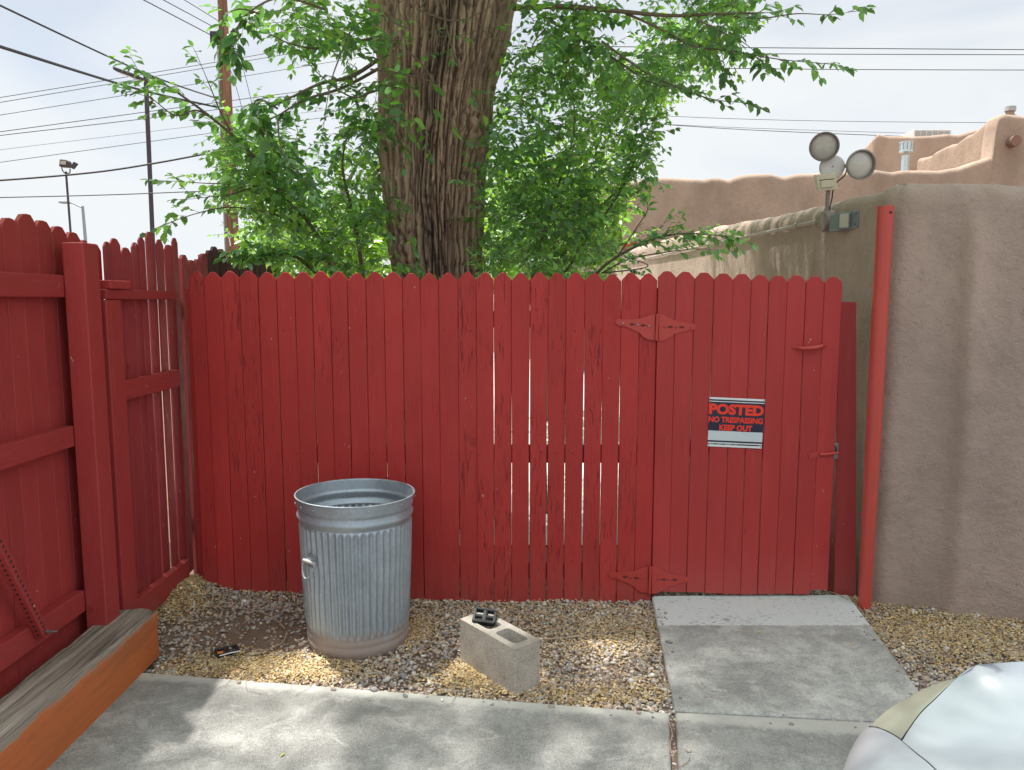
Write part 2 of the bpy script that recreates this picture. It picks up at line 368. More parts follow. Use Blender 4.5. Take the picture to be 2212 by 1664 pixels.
M_lensy = plain('yellowed flood lens', (.42, .42, .32), .3)
M_cond = plain('painted conduit', (.34, .29, .255), .6)
M_cable = plain('black cable', (.018, .019, .022), .6)
M_dpole = plain('bronze pole', (.055, .045, .055), .55, .2)
M_gpole = plain('grey pole', (.30, .34, .36), .5, .4)
M_flue = plain('galvanised flue', (.62, .70, .72), .28, .75)
M_acu = plain('beige rooftop unit', (.58, .58, .55), .6)
M_dark = plain('dark void', (.02, .018, .018), .8)
g = G('utility pole wood'); uw = g.noise(30, 4, .6, mscale=(1, 1, .06)); M_upole = g.out(g.mix(g.ramp(uw, [(.35, 0.), (.65, 1.)]), (.12, .055, .033), (.30, .145, .085)), .85, uw, .6, .01)
g = G('car paint'); M_car = g.out((.47, .505, .545), .34, None, spec=.5); g.b.inputs['Coat Weight'].default_value = .45; g.b.inputs['Coat Roughness'].default_value = .16
g = G('hazed headlight'); M_head = g.out(g.mix(g.noise(14, 3), (.36, .37, .30), (.42, .42, .34)), .28, None, spec=.5)
M_glass = plain('dark car glass', (.02, .025, .03), .08, 0, .05)
M_tyre = plain('tyre rubber', (.03, .03, .03), .8); M_rimw = plain('alloy rim', (.5, .5, .52), .3, .8)

# timber: weathered top, orange sides
def orange_timber():
    g = G('orange painted timber side'); a = g.noise(2.6, 5, .6, mscale=(1, .5, 1)); f = g.noise(60, 4, .6, mscale=(1, .05, 1))
    c = g.mix(a, (.46, .120, .036), (.56, .165, .055))
    sx = g.n('ShaderNodeSeparateXYZ'); t = g.n('ShaderNodeTexCoord'); g.l(t.outputs['Object'], sx.inputs[0])
    gx_ = g.n('ShaderNodeMapRange'); gx_.inputs[1].default_value = .125; gx_.inputs[2].default_value = .235; g.l(sx.outputs[2], gx_.inputs[0])
    wz = g.ramp(g.math('ADD', g.math('MULTIPLY', gx_.outputs[0], .62), g.math('MULTIPLY', g.noise(9, 6, .68, mscale=(1, .5, 1)), .75)), [(.80, 0.), (.90, 1.)])
    c = g.mix(wz, c, g.mix(f, (.15, .12, .10), (.40, .34, .28)))
    kn = g.ramp(g.noise(12, 3, .6), [(.73, 0.), (.78, .8)]); c = g.mix(kn, c, (.27, .20, .15))
    sm = g.ramp(g.noise(6, 6, .75, mscale=(1, .35, 2.5)), [(.50, 0.), (.62, .6)]); c = g.mix(sm, c, (.33, .12, .05))
    return g.out(c, .72, g.math('ADD', f, g.math('MULTIPLY', wz, -.8)), .5, .005, spec=.3)
M_tor = orange_timber()
g = G('weathered timber'); f1 = g.noise(55, 5, .7, mscale=(1, .03, 1), dist=.3); f2 = g.noise(8, 4, .6, mscale=(1, .4, 1))
tcx_ = g.mix(g.ramp(f1, [(.36, 0.), (.62, 1.)]), (.10, .082, .068), (.46, .40, .34)); tcx_ = g.mix(g.ramp(f2, [(.4, .45), (.65, 0.)]), tcx_, (.20, .16, .13))
M_ttop = g.out(tcx_, .95, f1, 1.0, .012, spec=.15)

# ================================================================== GROUND
FY = 4.05
def sstep(a, b, x): t = np.clip((x - a) / (b - a), 0, 1); return t * t * (3 - 2 * t)
def gz(x, y):
    x = np.asarray(x, float); y = np.asarray(y, float)
    z = -.032 + .045 * sstep(-.2, -1.5, x) * sstep(3.2, 3.9, y)
    z = z + .095 * np.exp(-(((x + 1.80) / .20) ** 2 + ((y - 3.93) / .28) ** 2))
    P = np.stack([x * 3, y * 3, 0 * x], -1)
    z = z + (vnoise(P, 5) - .5) * .022
    far = sstep(4.6, 5.2, y) + sstep(3.9, 4.6, x)
    return z * (1 - np.clip(far, 0, 1)) - .03 * np.clip(far, 0, 1)
xs = np.concatenate([[-600, -200, -60, -20, -8, -4], np.linspace(-3, 5, 200), [8, 20, 60, 200, 600]])
ys = np.concatenate([[-600, -200, -60, -15, -4, 0], np.linspace(1.6, 5.6, 120), [8, 14, 30, 80, 250, 800]])
XX, YY = np.meshgrid(xs, ys); ZZ = gz(XX, YY)
V = np.stack([XX, YY, ZZ], -1).reshape(-1, 3); nx = len(xs); ii = np.arange(len(ys) - 1)[:, None] * nx + np.arange(nx - 1)[None]
F = np.stack([ii, ii + 1, ii + nx + 1, ii + nx], -1).reshape(-1, 4)
tag(mesh_np('ground', V, F, M_dirt, None, True), kind='structure')
tag(mesh_np('yard', [(-1.2, 5.0, -.018), (1.85, 5.0, -.018), (2.2, 17, -.018), (-1.2, 26, -.018)], [(0, 1, 2, 3)], M_yard), kind='structure')

# concrete slabs
def slab(name, pts, mat, bev=.012):
    m = MB(); m.prism([(p[0], p[1], 0) for p in pts], (0, 0, -.11)); o = m.build(name, mat, None, bev, seg=3); return tag(o, kind='structure')
A1 = atZ(300, 1450.5); A2 = atZ(1446, 1539); sdir = (atZ(1457, 1664) - atZ(1452, 1540)); sdir /= sdir.y
def seam(y, dx=0): return (A2.x + sdir.x * (y - A2.y) + dx, y)
slabA = [(A1.x - .15, A1.y + .012), (A1.x, A1.y), (A2.x, A2.y), seam(1.0), seam(-5), (-1.85, -5), (-1.85, 1.0)]
slab('driveway', slabA, M_conc)
W1 = atZ(1408, 1286); W2 = atZ(1832, 1284); W3 = atZ(1987, 1492); W4 = atZ(1450, 1534); W5 = atZ(1883, 1556)
d_ = (W3 - W2).normalized(); W3b = W3 + d_ * .30
jn = (W5 - W4).normalized()
W6 = W4 + jn * ((W3b - W4).dot(jn))
slabB = [(W1.x, W1.y), (W2.x, W2.y), (W3.x, W3.y), (W6.x + .02, W6.y), (W4.x + .012, W4.y)]
slab('walkway', slabB, M_walk)
C1 = W4 + Vector((.014, -.011, 0))
slabC = [(C1.x, C1.y), (C1.x + jn.x * 1.1, C1.y + jn.y * 1.1), (6.5, C1.y + jn.y * 1.1 - .6), (6.5, -5), seam(-5, .03), seam(1.0, .03)]
slab('parking_slab', slabC, M_conc)

def inpoly(x, y, poly):
    r = np.zeros(x.shape, bool); n = len(poly)
    for i in range(n):
        x0, y0 = poly[i][:2]; x1, y1 = poly[(i + 1) % n][:2]
        if abs(y1 - y0) < 1e-9: continue
        c = ((y0 > y) != (y1 > y)) & (x < (x1 - x0) * (y - y0) / (y1 - y0) + x0); r ^= c
    return r
def on_bed(x, y):
    ok = ~inpoly(x, y, slabA) & ~inpoly(x, y, slabB) & ~inpoly(x, y, slabC)
    ok &= ~((x > 1.98) & (y > 4.03 - (x - 1.98) * .19)) & (x > -1.88)
    return ok
# pebbles
ico = []
ph = (1 + 5 ** .5) / 2
for a, b in ((-1, ph), (1, ph), (-1, -ph), (1, -ph)): ico += [(a, b, 0), (0, a, b), (b, 0, a)]
ico = np.array(ico, float); ico /= np.linalg.norm(ico[0])
icf = []
for i in range(12):
    for j in range(i + 1, 12):
        for k in range(j + 1, 12):
            if all(abs(np.linalg.norm(ico[p] - ico[q]) - 1.0515) < .01 for p, q in ((i, j), (j, k), (i, k))):
                nrm = np.cross(ico[j] - ico[i], ico[k] - ico[i]); icf.append((i, j, k) if np.dot(nrm, ico[i]) > 0 else (i, k, j))
icf = np.array(icf)
def rotz(a):
    c, s = np.cos(a), np.sin(a); z = np.zeros_like(a); o = np.ones_like(a)
    return np.stack([np.stack([c, -s, z], -1), np.stack([s, c, z], -1), np.stack([z, z, o], -1)], -2)
def randrot(n, tilt):
    a = rng.uniform(0, 2 * np.pi, n); t = rng.normal(0, tilt, n); ph_ = rng.uniform(0, 2 * np.pi, n)
    Rz = rotz(ph_); c, s = np.cos(t), np.sin(t); z = np.zeros(n); o = np.ones(n)
    Rx = np.stack([np.stack([o, z, z], -1), np.stack([z, c, -s], -1), np.stack([z, s, c], -1)], -2)
    return Rz @ Rx @ rotz(a)
N = 74000
x = rng.uniform(-1.9, 4.2, N); y = rng.uniform(1.7, 4.25, N)
dens = fbm(np.stack([x * 2.3, y * 2.3, 0 * x], -1), 3)
bare = np.exp(-(((x + 1.26) / .36) ** 2 + ((y - 3.56) / .22) ** 2))
bed = on_bed(x, y); ok = bed & (rng.uniform(0, 1, N) > bare * .93) & (rng.uniform(0, 1, N) < .60 + dens * .8)
bed2 = (on_bed(x, y + .06) | on_bed(x - .06, y) | on_bed(x + .06, y)) & ~bed & (x > -1.62) & (y < 4) & (x < 2.2)
ok |= bed2 & (rng.uniform(0, 1, N) < .035); zlift = np.where(bed, 0, .034)
x = x[ok]; y = y[ok]; zl_ = zlift[ok]; n = len(x)
s = rng.lognormal(math.log(.0072), .38, n); s = np.clip(s, .004, .018)
ax = np.stack([s * rng.uniform(.9, 1.5, n), s * rng.uniform(.75, 1.1, n), s * rng.uniform(.45, .8, n)], -1)
B = ico[None] * (1 + rng.uniform(-.17, .17, (n, 12, 1)))
P = np.einsum('nij,nkj->nki', randrot(n, .35), B * ax[:, None])
P += np.stack([x, y, np.where(zl_ > 0, .003, gz(x, y) + rng.uniform(.0, .012, n))], -1)[:, None]
pal = np.array([(.37, .32, .27), (.28, .22, .18), (.46, .42, .39), (.36, .26, .22), (.28, .27, .265), (.54, .50, .46), (.40, .32, .25), (.66, .63, .60), (.34, .31, .285)])
cl = 1.12 * pal[rng.choice(9, n, p=[.2, .14, .14, .12, .12, .08, .1, .03, .07])] * rng.uniform(.8, 1.2, (n, 1))
Fi = (icf[None] + (np.arange(n) * 12)[:, None, None]).reshape(-1, 3)
tag(mesh_np('gravel', P.reshape(-1, 3), Fi, M_stone, None, True, np.repeat(cl, 12, 0)), 'mixed brown and grey pebble gravel around the slabs', 'gravel', kind='stuff')
# seed / leaf litter: small papery discs
def litter(name, label, n, cen, size=.0065):
    per = 5; xs_, ys_ = [], []
    for (cx, cy, sx_, sy_, wt) in cen:
        k = int(n * wt); xs_.append(rng.normal(cx, sx_, k)); ys_.append(rng.normal(cy, sy_, k))
    x = np.concatenate(xs_); y = np.concatenate(ys_)
    ok = on_bed(x, y) & (y < 4.2) | ((y < 4.03) & (x > -1.88) & (rng.uniform(0, 1, len(x)) < .012) & (y > 1.6)); x = x[ok]; y = y[ok]; m = len(x)
    s_ = size * rng.uniform(.6, 1.45, m)
    tpl = np.array([(1.2, 0, 0), (.35, .62, .18), (-.9, .5, .05), (-.9, -.5, .05), (.35, -.62, .18)])
    P = np.einsum('nij,nkj->nki', randrot(m, .55), tpl[None] * s_[:, None, None])
    onslab = ~on_bed(x, y); zb = np.where(onslab, .003, gz(x, y) + rng.uniform(.008, .022, m))
    P += np.stack([x, y, zb], -1)[:, None]
    pl = np.array([(.62, .43, .19), (.56, .40, .21), (.70, .55, .32), (.40, .27, .16), (.58, .52, .40), (.34, .36, .18)])
    c = pl[rng.choice(6, m, p=[.3, .24, .2, .13, .11, .02])] * rng.uniform(.8, 1.2, (m, 1))
    Fz = (np.array([[0, 1, 2, 3, 4]])[None] + (np.arange(m) * 5)[:, None, None]).reshape(-1, 5)
    return tag(mesh_np(name, P.reshape(-1, 3), Fz, M_litter, None, False, np.repeat(c, 5, 0)), label, 'litter', kind='stuff')
def gp(u, v): p = atZ(u, v, -.02); return p.x, p.y
cen = []
for (u, v, a, b, wt) in ((395, 1285, .10, .15, .30), (370, 1340, .10, .08, .10), (640, 1450, .16, .05, .07), (1000, 1450, .05, .05, .03), (600, 1445, .20, .07, .12), (880, 1365, .10, .12, .08), (1060, 1470, .13, .07, .10), (1330, 1370, .25, .18, .12),
                         (1300, 1500, .25, .06, .06), (2050, 1350, .30, .12, .16), (2150, 1400, .25, .18, .12), (700, 1300, .5, .12, .05), (1100, 1320, .4, .12, .05),
                         (1660, 1315, .5, .03, .02), (1870, 1300, .12, .04, .03), (1940, 1380, .2, .2, .05), (430, 1440, .12, .08, .03), (1000, 1400, 1.2, .5, .05)):
    X_, Y_ = gp(u, v); cen.append((X_, Y_, a, b, wt))
litter('seed_litter', 'tan and yellow dry seed litter drifted over the gravel', 36000, cen, .0050)
# twigs lying about
def twigline(p0, ang, ln, n=7, wob=.35, lift=.02):
    pts = [Vector((p0[0], p0[1], 0))]; a = ang
    for i in range(n): a += random.gauss(0, wob); pts.append(pts[-1] + Vector((math.cos(a), math.sin(a), 0)) * ln / n)
    for p in pts:
        on = not bool(on_bed(np.array([p.x]), np.array([p.y]))[0]); p.z = .005 if on and p.y < 4 else float(gz(p.x, p.y)) + .016 + random.uniform(0, lift)
    return pts
tw = MB()
for i in range(150):
    x_ = random.uniform(-1.7, 3.2); y_ = random.uniform(2.3, 4.0)
    if not on_bed(np.array([x_]), np.array([y_]))[0]: continue
    tw.tube(twigline((x_, y_), random.uniform(0, 6.3), random.uniform(.05, .22), 5), random.uniform(.0007, .0016), 4)
o = tw.build('dry_twigs', None, None); me = o.data
me.materials.append(plain('dry twig', (.30, .21, .14), .9)); tag(o, 'thin dry twigs scattered over the gravel', 'twigs', kind='stuff')
M_stick = plain('bleached twig', (.42, .31, .22), .85)
def big_twig(pl, r, label):
    m = MB(); pts = []
    for k, (u, v) in enumerate(pl):
        p = atZ(u, v, -.02); on = not on_bed(np.array([p.x]), np.array([p.y]))[0]; p.z = .006 if on else float(gz(p.x, p.y)) + .022; pts.append(p)
    q = []
    for i in range(len(pts) - 1):
        p0, p1, p2, p3 = pts[max(i - 1, 0)], pts[i], pts[i + 1], pts[min(i + 2, len(pts) - 1)]
        for k in range(5):
            t = k / 5; q.append(.5 * ((2 * p1) + (p2 - p0) * t + (2 * p0 - 5 * p1 + 4 * p2 - p3) * t * t + (3 * p1 - p0 - 3 * p2 + p3) * t ** 3))
    q.append(pts[-1]); m.tube(q, [r * (1 - .6 * i / len(q)) for i in range(len(q))], 6)
    tag(m.build('twig', M_stick, None, smooth=True), label, 'twig', 'larger twigs on the ground')
big_twig([(615, 1372), (590, 1350), (545, 1338), (490, 1336), (430, 1345)], .004, 'long curved dry twig arching across the bare dirt left of the metal can')
big_twig([(620, 1378), (610, 1400), (575, 1415), (545, 1412)], .003, 'short hooked twig below the curved one, left of the metal can')
big_twig([(1230, 1545 - 25), (1290, 1480), (1360, 1440), (1420, 1405)], .003, 'long straight twig on the gravel right of the cinder block')
big_twig([(1176, 1386), (1240, 1382), (1300, 1370), (1400, 1360)], .0035, 'twig running right from the cinder block towards the walkway')
big_twig([(1060, 1530 - 10), (1066, 1500), (1050, 1470)], .0022, 'small twig beside the left foot of the cinder block')
big_twig([(1862, 1310), (1885, 1345), (1925, 1390), (1915, 1330 + 80)], .003, 'crooked twig on the gravel below the red pipe')
big_twig([(1925, 1400), (1970, 1370), (2010, 1360)], .0025, 'thin forked twig lying on the gravel right of the walkway')
big_twig([(1790, 1283), (1815, 1296), (1850, 1312), (1866, 1330)], .0035, 'thin root crossing the far right corner of the walkway')
big_twig([(980, 1498), (984, 1515), (975, 1532)], .0022, 'tiny twig on the driveway in front of the cinder block')
big_twig([(1443, 1570), (1452, 1590), (1447, 1625), (1455, 1650)], .0022, 'wiry twig caught in the joint between the two slabs')
for (u, v, c_, a_, lb_) in ((1635, 1368, (.45, .50, .10), .4, 'small yellow-green fallen leaf on the walkway'), (605, 1636, (.40, .45, .12), 1.2, 'small green fallen leaf on the front-left slab'), (1462, 1560, (.50, .40, .25), 2.0, 'tan curled leaf on the slab beside the joint')):
    p = atZ(u, v, .002); m = MB(); q = [Vector((math.cos(a_) * x_ - math.sin(a_) * y_, math.sin(a_) * x_ + math.cos(a_) * y_, z_)) + p for x_, y_, z_ in ((0, 0, .001), (.008, .005, .004), (.018, .0045, .005), (.026, 0, .002), (.018, -.0045, .005), (.008, -.005, .004), (.013, 0, .001))]
    m.add(q, [(0, 6, 1), (1, 6, 2), (6, 3, 2), (0, 5, 6), (5, 4, 6), (6, 4, 3)]); tag(m.build('fallen_leaf', plain('fallen leaf', c_, .7)), lb_, 'leaf', 'fallen leaves on the slabs')
# dirt filling the joint
m = MB(); a = seam(A2.y - .01, .0); b = seam(-4.8, .0); m.add([(a[0] - .004, a[1], -.022), (a[0] + .036, a[1], -.022), (b[0] + .036, b[1], -.022), (b[0] - .004, b[1], -.022)], [(0, 1, 2, 3)])
tag(m.build('joint_dirt', M_dirt), kind='structure')

# ================================================================== FRONT FENCE + GATE
def picket(x0, x1, z0, z1, y, th=.016, tilt=0, warp=0, ear=.34, lean=0, taper=0):
    """dog-ear board seen from the front; x0<x1, front at y"""
    w_ = x1 - x0; e = w_ * ear; xm = (x0 + x1) / 2; K = 7
    left = []; right = []
    for k in range(K):
        z = z0 + (z1 - e * 1.05 - z0) * k / (K - 1); t = (z - z0) / (z1 - z0)
        off = tilt * (1 - t) + warp * math.sin(t * 3.1)
        tp_k = taper * float(sstep(.80, .45, t)); left.append((x0 + off + tp_k + random.gauss(0, .0006), z)); right.append((x1 + off - tp_k + random.gauss(0, .0006), z))
    top = [(x1 - e, z1 + random.uniform(-.002, .002)), (xm, z1 + .003), (x0 + e, z1 + random.uniform(-.002, .002))]
    m = MB(); bv = .0022
    # cross strips keep each side straight; build as front polygon inset + sides
    outline = left[:1] + right + top + list(reversed(left[1:]))
    n = len(outline); cx = xm; cz = (z0 + z1) / 2
    ins = []
    for (px, pz) in outline:
        ins.append((px + (bv if px < xm - .003 else -bv if px > xm + .003 else 0), pz + (bv if pz < z0 + .01 else -bv if pz > z1 - e * 1.3 else 0)))
    f = lean
    def YY_(z): return y + f * (z - z0)
    V = [(px, YY_(pz), pz) for px, pz in ins] + [(px, YY_(pz) + bv, pz) for px, pz in outline] + [(px, YY_(pz) + th, pz) for px, pz in outline]
    F = [tuple(range(n)), tuple(range(3 * n - 1, 2 * n - 1, -1))]
    for i in range(n):
        j = (i + 1) % n; F.append((i, i + n, j + n, j)); F.append((i + n, i + 2 * n, j + 2 * n, j + n))
    m.add(V, F); return m
def recalc(o):
    import bmesh
    bm = bmesh.new(); bm.from_mesh(o.data); bmesh.ops.recalc_face_normals(bm, faces=bm.faces); bm.to_mesh(o.data); bm.free(); return o

fence = thing('picket_fence', (-.4, FY, 0), 'long red dog-eared picket fence across the back, left of the gate', 'fence')
cs = [424, 460, 498, 536, 577, 617, 655, 694, 731, 770, 810, 849, 888, 927, 967, 1010, 1048, 1085, 1125, 1165, 1203, 1244, 1283, 1323, 1363, 1402]
bd = [408] + [(cs[i] + cs[i + 1]) / 2 for i in range(len(cs) - 1)] + [1420.5]
# heights where the boards end on the ground
def fbot(u): return float(np.interp(u, [408, 440, 462, 640, 900, 1300, 1420], [1243, 1262, 1279, 1283, 1290, 1299, 1298]))
def ftop(u): return float(np.interp(u, [408, 800, 1420], [586, 589, 592]))
for i in range(26):
    gap = (.0020, .0014, .0026, .0011)[i % 4] if i < 14 else .0008
    if i in (10, 8, 4): gap = .0035
    if i == 24: gap = .002
    xa = atY(bd[i], 620, FY).x + gap / 2 + random.uniform(-.0008, .0008); xb = atY(bd[i + 1], 620, FY).x - gap / 2 + random.uniform(-.0008, .0008)
    um = (bd[i] + bd[i + 1]) / 2; zt = atY(um, ftop(um) + random.uniform(-1.5, 2.5), FY).z
    zb = atY(um, fbot(um), FY).z - .02
    tl = random.uniform(-.003, .003)
    if i >= 17: tl = -.001 + random.uniform(-.002, .002)
    dy = random.uniform(-.004, .003)
    o = recalc(picket(xa, xb, zb, zt, FY + dy, .016, tl, random.uniform(-.0015, .0015), .36, random.uniform(-.002, .002), random.uniform(.0022, .0034) if 17 < i < 24 else .0003).build('picket', M_fence, fence))
    m = MB()
x0f = atY(410, 700, FY).x; x1f = atY(1412, 700, FY).x
for (va, vb) in ((672, 708), (962, 1000), (1215, 1250)):
    za = atY(900, va, FY + .03).z; zb = atY(900, vb, FY + .03).z
    MB().box((x0f, FY + .024, zb), (x1f, FY + .062, za)).build('rail', M_railx, fence, .003)
for u in (420, 915, 1408):
    X_ = atY(u, 900, FY).x; MB().box((X_ - .045, FY + .064, -.1), (X_ + .045, FY + .152, 1.72)).build('post', M_fence, fence, .004)

gate = thing('gate', atY(1420, 1280, FY) * 1.0, 'red dog-eared wooden gate with strap hinges at the end of the walkway', 'gate')
gc_ = [1441, 1480, 1521, 1563, 1604, 1642, 1681, 1721, 1762, 1800]
gb = [1422] + [(gc_[i] + gc_[i + 1]) / 2 for i in range(9)] + [1820]
gbot = [1279, 1280, 1280, 1282, 1284, 1285, 1284, 1283.5, 1284, 1275]
gtop = [587, 588, 590, 592, 593, 595, 597, 596, 598, 599]
GY = FY - .006
for i in range(10):
    gap = [.0015, .0012, .0025, .003, .0012, .0034, .0025, .0018, .0018, .0015, .001]
    xa = atY(gb[i], 620, GY).x + gap[i] / 2; xb = atY(gb[i + 1], 620, GY).x - gap[i + 1] / 2
    recalc(picket(xa, xb, atY(gc_[i], gbot[i], GY).z, atY(gc_[i], gtop[i], GY).z, GY + random.uniform(-.001, .002), .017, random.uniform(-.0015, .0015), 0, .30, 0).build('picket', M_gate, gate))
gx0 = atY(1424, 900, GY).x; gx1 = atY(1808, 900, GY).x
for (va, vb) in ((700, 735), (955, 990), (1222, 1257)):
    MB().box((gx0 + .01, GY + .024, atY(1600, vb, GY).z), (gx1, GY + .062, atY(1600, va, GY).z)).build('rail', M_railx, gate, .003)

# decorative strap hinges
def hinge(uc, vc, parent, leftbolt):
    h = None
    root = MB()
    def P2(du, dv, off=0): return atY(uc + du, vc + dv, GY - .0035 - off)
    hb = MB()
    ky = GY - .009
    k0 = atY(uc + 1, vc - 28, ky); k1 = atY(uc - 1, vc + 30, ky)
    hb.tube([k0, k1], .0085, 10)
    root_o = hb.build('hinge', M_hinge, parent, smooth=True)
    for side, sg in (('l', -1), ('r', 1)):
        sl = .045 if sg > 0 else .07
        prof = [(4, -28), (14, -26), (26, -20), (36, -15), (48, -12), (60, -9.5), (70, -7.5), (78, -8), (86, -2), (78, 6), (70, 5.5), (62, 8.5), (50, 12), (38, 15), (32, 20), (18, 28), (10, 31), (4, 31)]
        if sg < 0: prof = [(4, -27), (14, -24), (28, -17), (40, -13), (58, -10), (72, -8), (84, -9), (91, -1), (82, 6), (70, 6), (60, 9), (46, 14), (36, 18), (30, 25), (18, 30), (4, 30)]
        sk = .10 if sg < 0 else .02
        pts = [P2(sg * a, b + a * (-sk if sg < 0 else sk)) for a, b in prof]
        m = MB(); m.prism(pts, (0, .0032, 0)); recalc(m.build('hinge_leaf', M_hinge, root_o, .0008))
        # diamond cut-outs, read as dark pressed recesses
        for a in (28, 52):
            dd = [P2(sg * (a - 7), a * (-sk if sg < 0 else sk), .0008), P2(sg * (a + 3), a * (-sk if sg < 0 else sk) - 3.2, .0008), P2(sg * (a + 8), a * (-sk if sg < 0 else sk), .0008), P2(sg * (a + 3), a * (-sk if sg < 0 else sk) + 3.2, .0008)]
            m = MB(); m.prism(dd, (0, .0006, 0)); recalc(m.build('cutout', M_gdark, root_o))
        for a in (17, 42, 74):
            m = MB(); m.lathe([(.0065, 0), (.0065, .003), (.005, .0055), (.002, .006), (0, .006)], frame(P2(sg * a, a * (-sk if sg < 0 else sk), .0002), (0, -1, 0)), 10)
            m.build('bolt', M_bolt if (sg < 0 and leftbolt) else M_hinge, root_o, smooth=True)
M_gdark = plain('recess dark red', (.12, .02, .018), .8)
hinge(1419, 706, gate, True); hinge(1404, 1252, gate, False)
# pull handle
hp = MB(); y_ = GY - .003
a = atY(1718, 751, y_); b = atY(1784, 746, y_)
pts = [a + Vector((0, -.001, 0)), a + Vector((.012, -.012, -.001)), a + Vector((.035, -.026, -.003)), (a + b) / 2 + Vector((.01, -.032, -.006)), b + Vector((-.035, -.028, -.003)), b + Vector((-.010, -.014, 0)), b + Vector((0, -.001, 0))]
hp.tube(pts, [.005, .008, .012, .013, .012, .008, .005], 10); h_o = hp.build('pull_handle', M_hinge, gate, smooth=True)
for c_, wd in ((a, -1), (b, 1)):
    pp = [(0, -.013), (.008, -.011), (.012, 0), (.022, .0), (.012, .004), (.008, .011), (0, .013), (-.008, .008), (-.008, -.008)]
    m = MB(); m.prism([c_ + Vector((wd * px, 0, pz)) for px, pz in pp], (0, .0025, 0)); recalc(m.build('handle_plate', M_hinge, h_o))
    m = MB(); m.lathe([(.004, 0), (.004, .003), (0, .0045)], frame(c_ + Vector((wd * .004, -.0008, 0)), (0, -1, 0)), 8); m.build('screw', M_hinge, h_o, smooth=True)
# latch bar
lb = MB(); a = atY(1747, 987, GY - .004); b = atY(1772, 982, GY - .004); c_ = atY(1806, 979, GY - .010)
dz = Vector((0, 0, .015))
lb.prism([a - dz, b - dz, b + dz, a + dz], (0, .004, 0)); lat = recalc(lb.build('latch', M_hinge, gate, .001))
m = MB(); m.tube([b + Vector((-.004, -.002, 0)), (b + c_) / 2 + Vector((0, -.006, 0)), c_, c_ + Vector((.012, 0, .001))], [.009, .008, .007, .008], 8); m.build('latch_bar', M_hinge, lat, smooth=True)
for t in (.15, .8):
    p = a.lerp(b, t) + Vector((0, -.001, 0)); m = MB(); m.lathe([(.004, 0), (.004, .003), (0, .004)], frame(p, (0, -1, 0)), 8); m.build('screw', M_hinge, lat, smooth=True)

# gate post on the wall side
gp_ = thing('gate_post', atY(1825, 1278, FY + .07), 'red slightly leaning post between the gate and the stucco wall', 'post')
m = MB(); pts = [atY(1812, 652, FY + .055), atY(1850, 653, FY + .055), atY(1849.5, 1290, FY + .055), atY(1802, 1290, FY + .055)]
m.prism(pts, (0, .088, 0)); recalc(m.build('shaft', M_side, gp_, .004))
m = MB(); p = atY(1803, 975, FY + .030); m.box((p.x - .012, p.y, p.z - .045), (p.x + .020, p.y + .024, p.z + .045)); lc = m.build('latch_catch', M_bolt, gp_, .002)
m = MB(); q = p + Vector((.0, -.006, 0)); m.tube([q + Vector((-.006, 0, .032)), q + Vector((.008, 0, .014)), q + Vector((.006, 0, -.002)), q + Vector((-.004, 0, -.014))], .0032, 6); m.build('hook', M_black, lc, smooth=True)

# ---- posted sign
sg = thing('sign', atY(1590, 910, GY - .006), 'black, white and red no trespassing sign tacked to the gate', 'sign')
SY = GY - .0045
TL, TR, BR, BL = atY(1532.6, 857.7, SY), atY(1652.7, 863.2, SY), atY(1645.3, 969.4, SY), atY(1528.3, 964.3, SY)
def sq(a, b, lift=0):
    p = TL.lerp(TR, a); q = BL.lerp(BR, a); r = p.lerp(q, b); r.y -= lift + .0016 * math.sin(a * 9 + 1) * math.sin(b * 3.1) ; return r
def sheet(name, a0, b0, a1, b1, lift, mat, nx_=24, ny_=10, parent=sg):
    V = []; F = []
    for j in range(ny_ + 1):
        for i in range(nx_ + 1): V.append(sq(a0 + (a1 - a0) * i / nx_, b0 + (b1 - b0) * j / ny_, lift))
    for j in range(ny_):
        for i in range(nx_): k = j * (nx_ + 1) + i; F.append((k, k + nx_ + 1, k + nx_ + 2, k + 1))
    m = MB(); m.add(V, F); return m.build(name, mat, parent)
M_sw = plain('sign white', (.72, .76, .77), .35, 0, .05, 8); M_sn = plain('sign navy black', (.022, .026, .050), .3, 0, .3, 18, .25); M_sr = plain('sign red ink', (.85, .045, .02), .4, 0, .05)
M_sb = plain('sign pale panel', (.58, .66, .69), .4, 0, .04, 8)
sheet('sheet', 0, 0, 1, 1, 0, M_sw)
for (b0, b1) in ((.042, .072), (.090, .675), (.872, .905), (.930, .955)): sheet('printed_band', 0, b0, 1, b1, .0006, M_sn)
sheet('blank_panel', .008, .685, .992, .868, .0006, M_sb)
def text_mesh(body, offset=.02):
    c = bpy.data.curves.new('t', 'FONT'); c.body = body; c.size = 1; c.offset = offset; c.resolution_u = 3; c.fill_mode = 'BOTH'
    o = bpy.data.objects.new('t', c); col.objects.link(o); bpy.context.view_layer.update()
    dg = bpy.context.evaluated_depsgraph_get(); me = bpy.data.meshes.new_from_object(o.evaluated_get(dg)); bpy.data.objects.remove(o); bpy.data.curves.remove(c)
    V = np.array([v.co[:] for v in me.vertices]); F = [tuple(p.vertices) for p in me.polygons]; bpy.data.meshes.remove(me)
    V[:, 0] -= V[:, 0].min(); V[:, 0] /= V[:, 0].max(); V[:, 1] -= V[:, 1].min(); V[:, 1] /= V[:, 1].max(); return V, F
def letter(body, a0, b0, a1, b1, off=.03, mat=None, lift=.0011):
    V, F = text_mesh(body, off); W = [sq(a0 + (a1 - a0) * v[0], b1 + (b0 - b1) * v[1], lift) for v in V]
    m = MB(); m.add(W, F); return m.build('lettering', mat or M_sr, sg)
letter('POSTED', .002, .125, .995, .345, .05)
letter('NO TRESPASSING', .0, .385, .985, .505, .04)
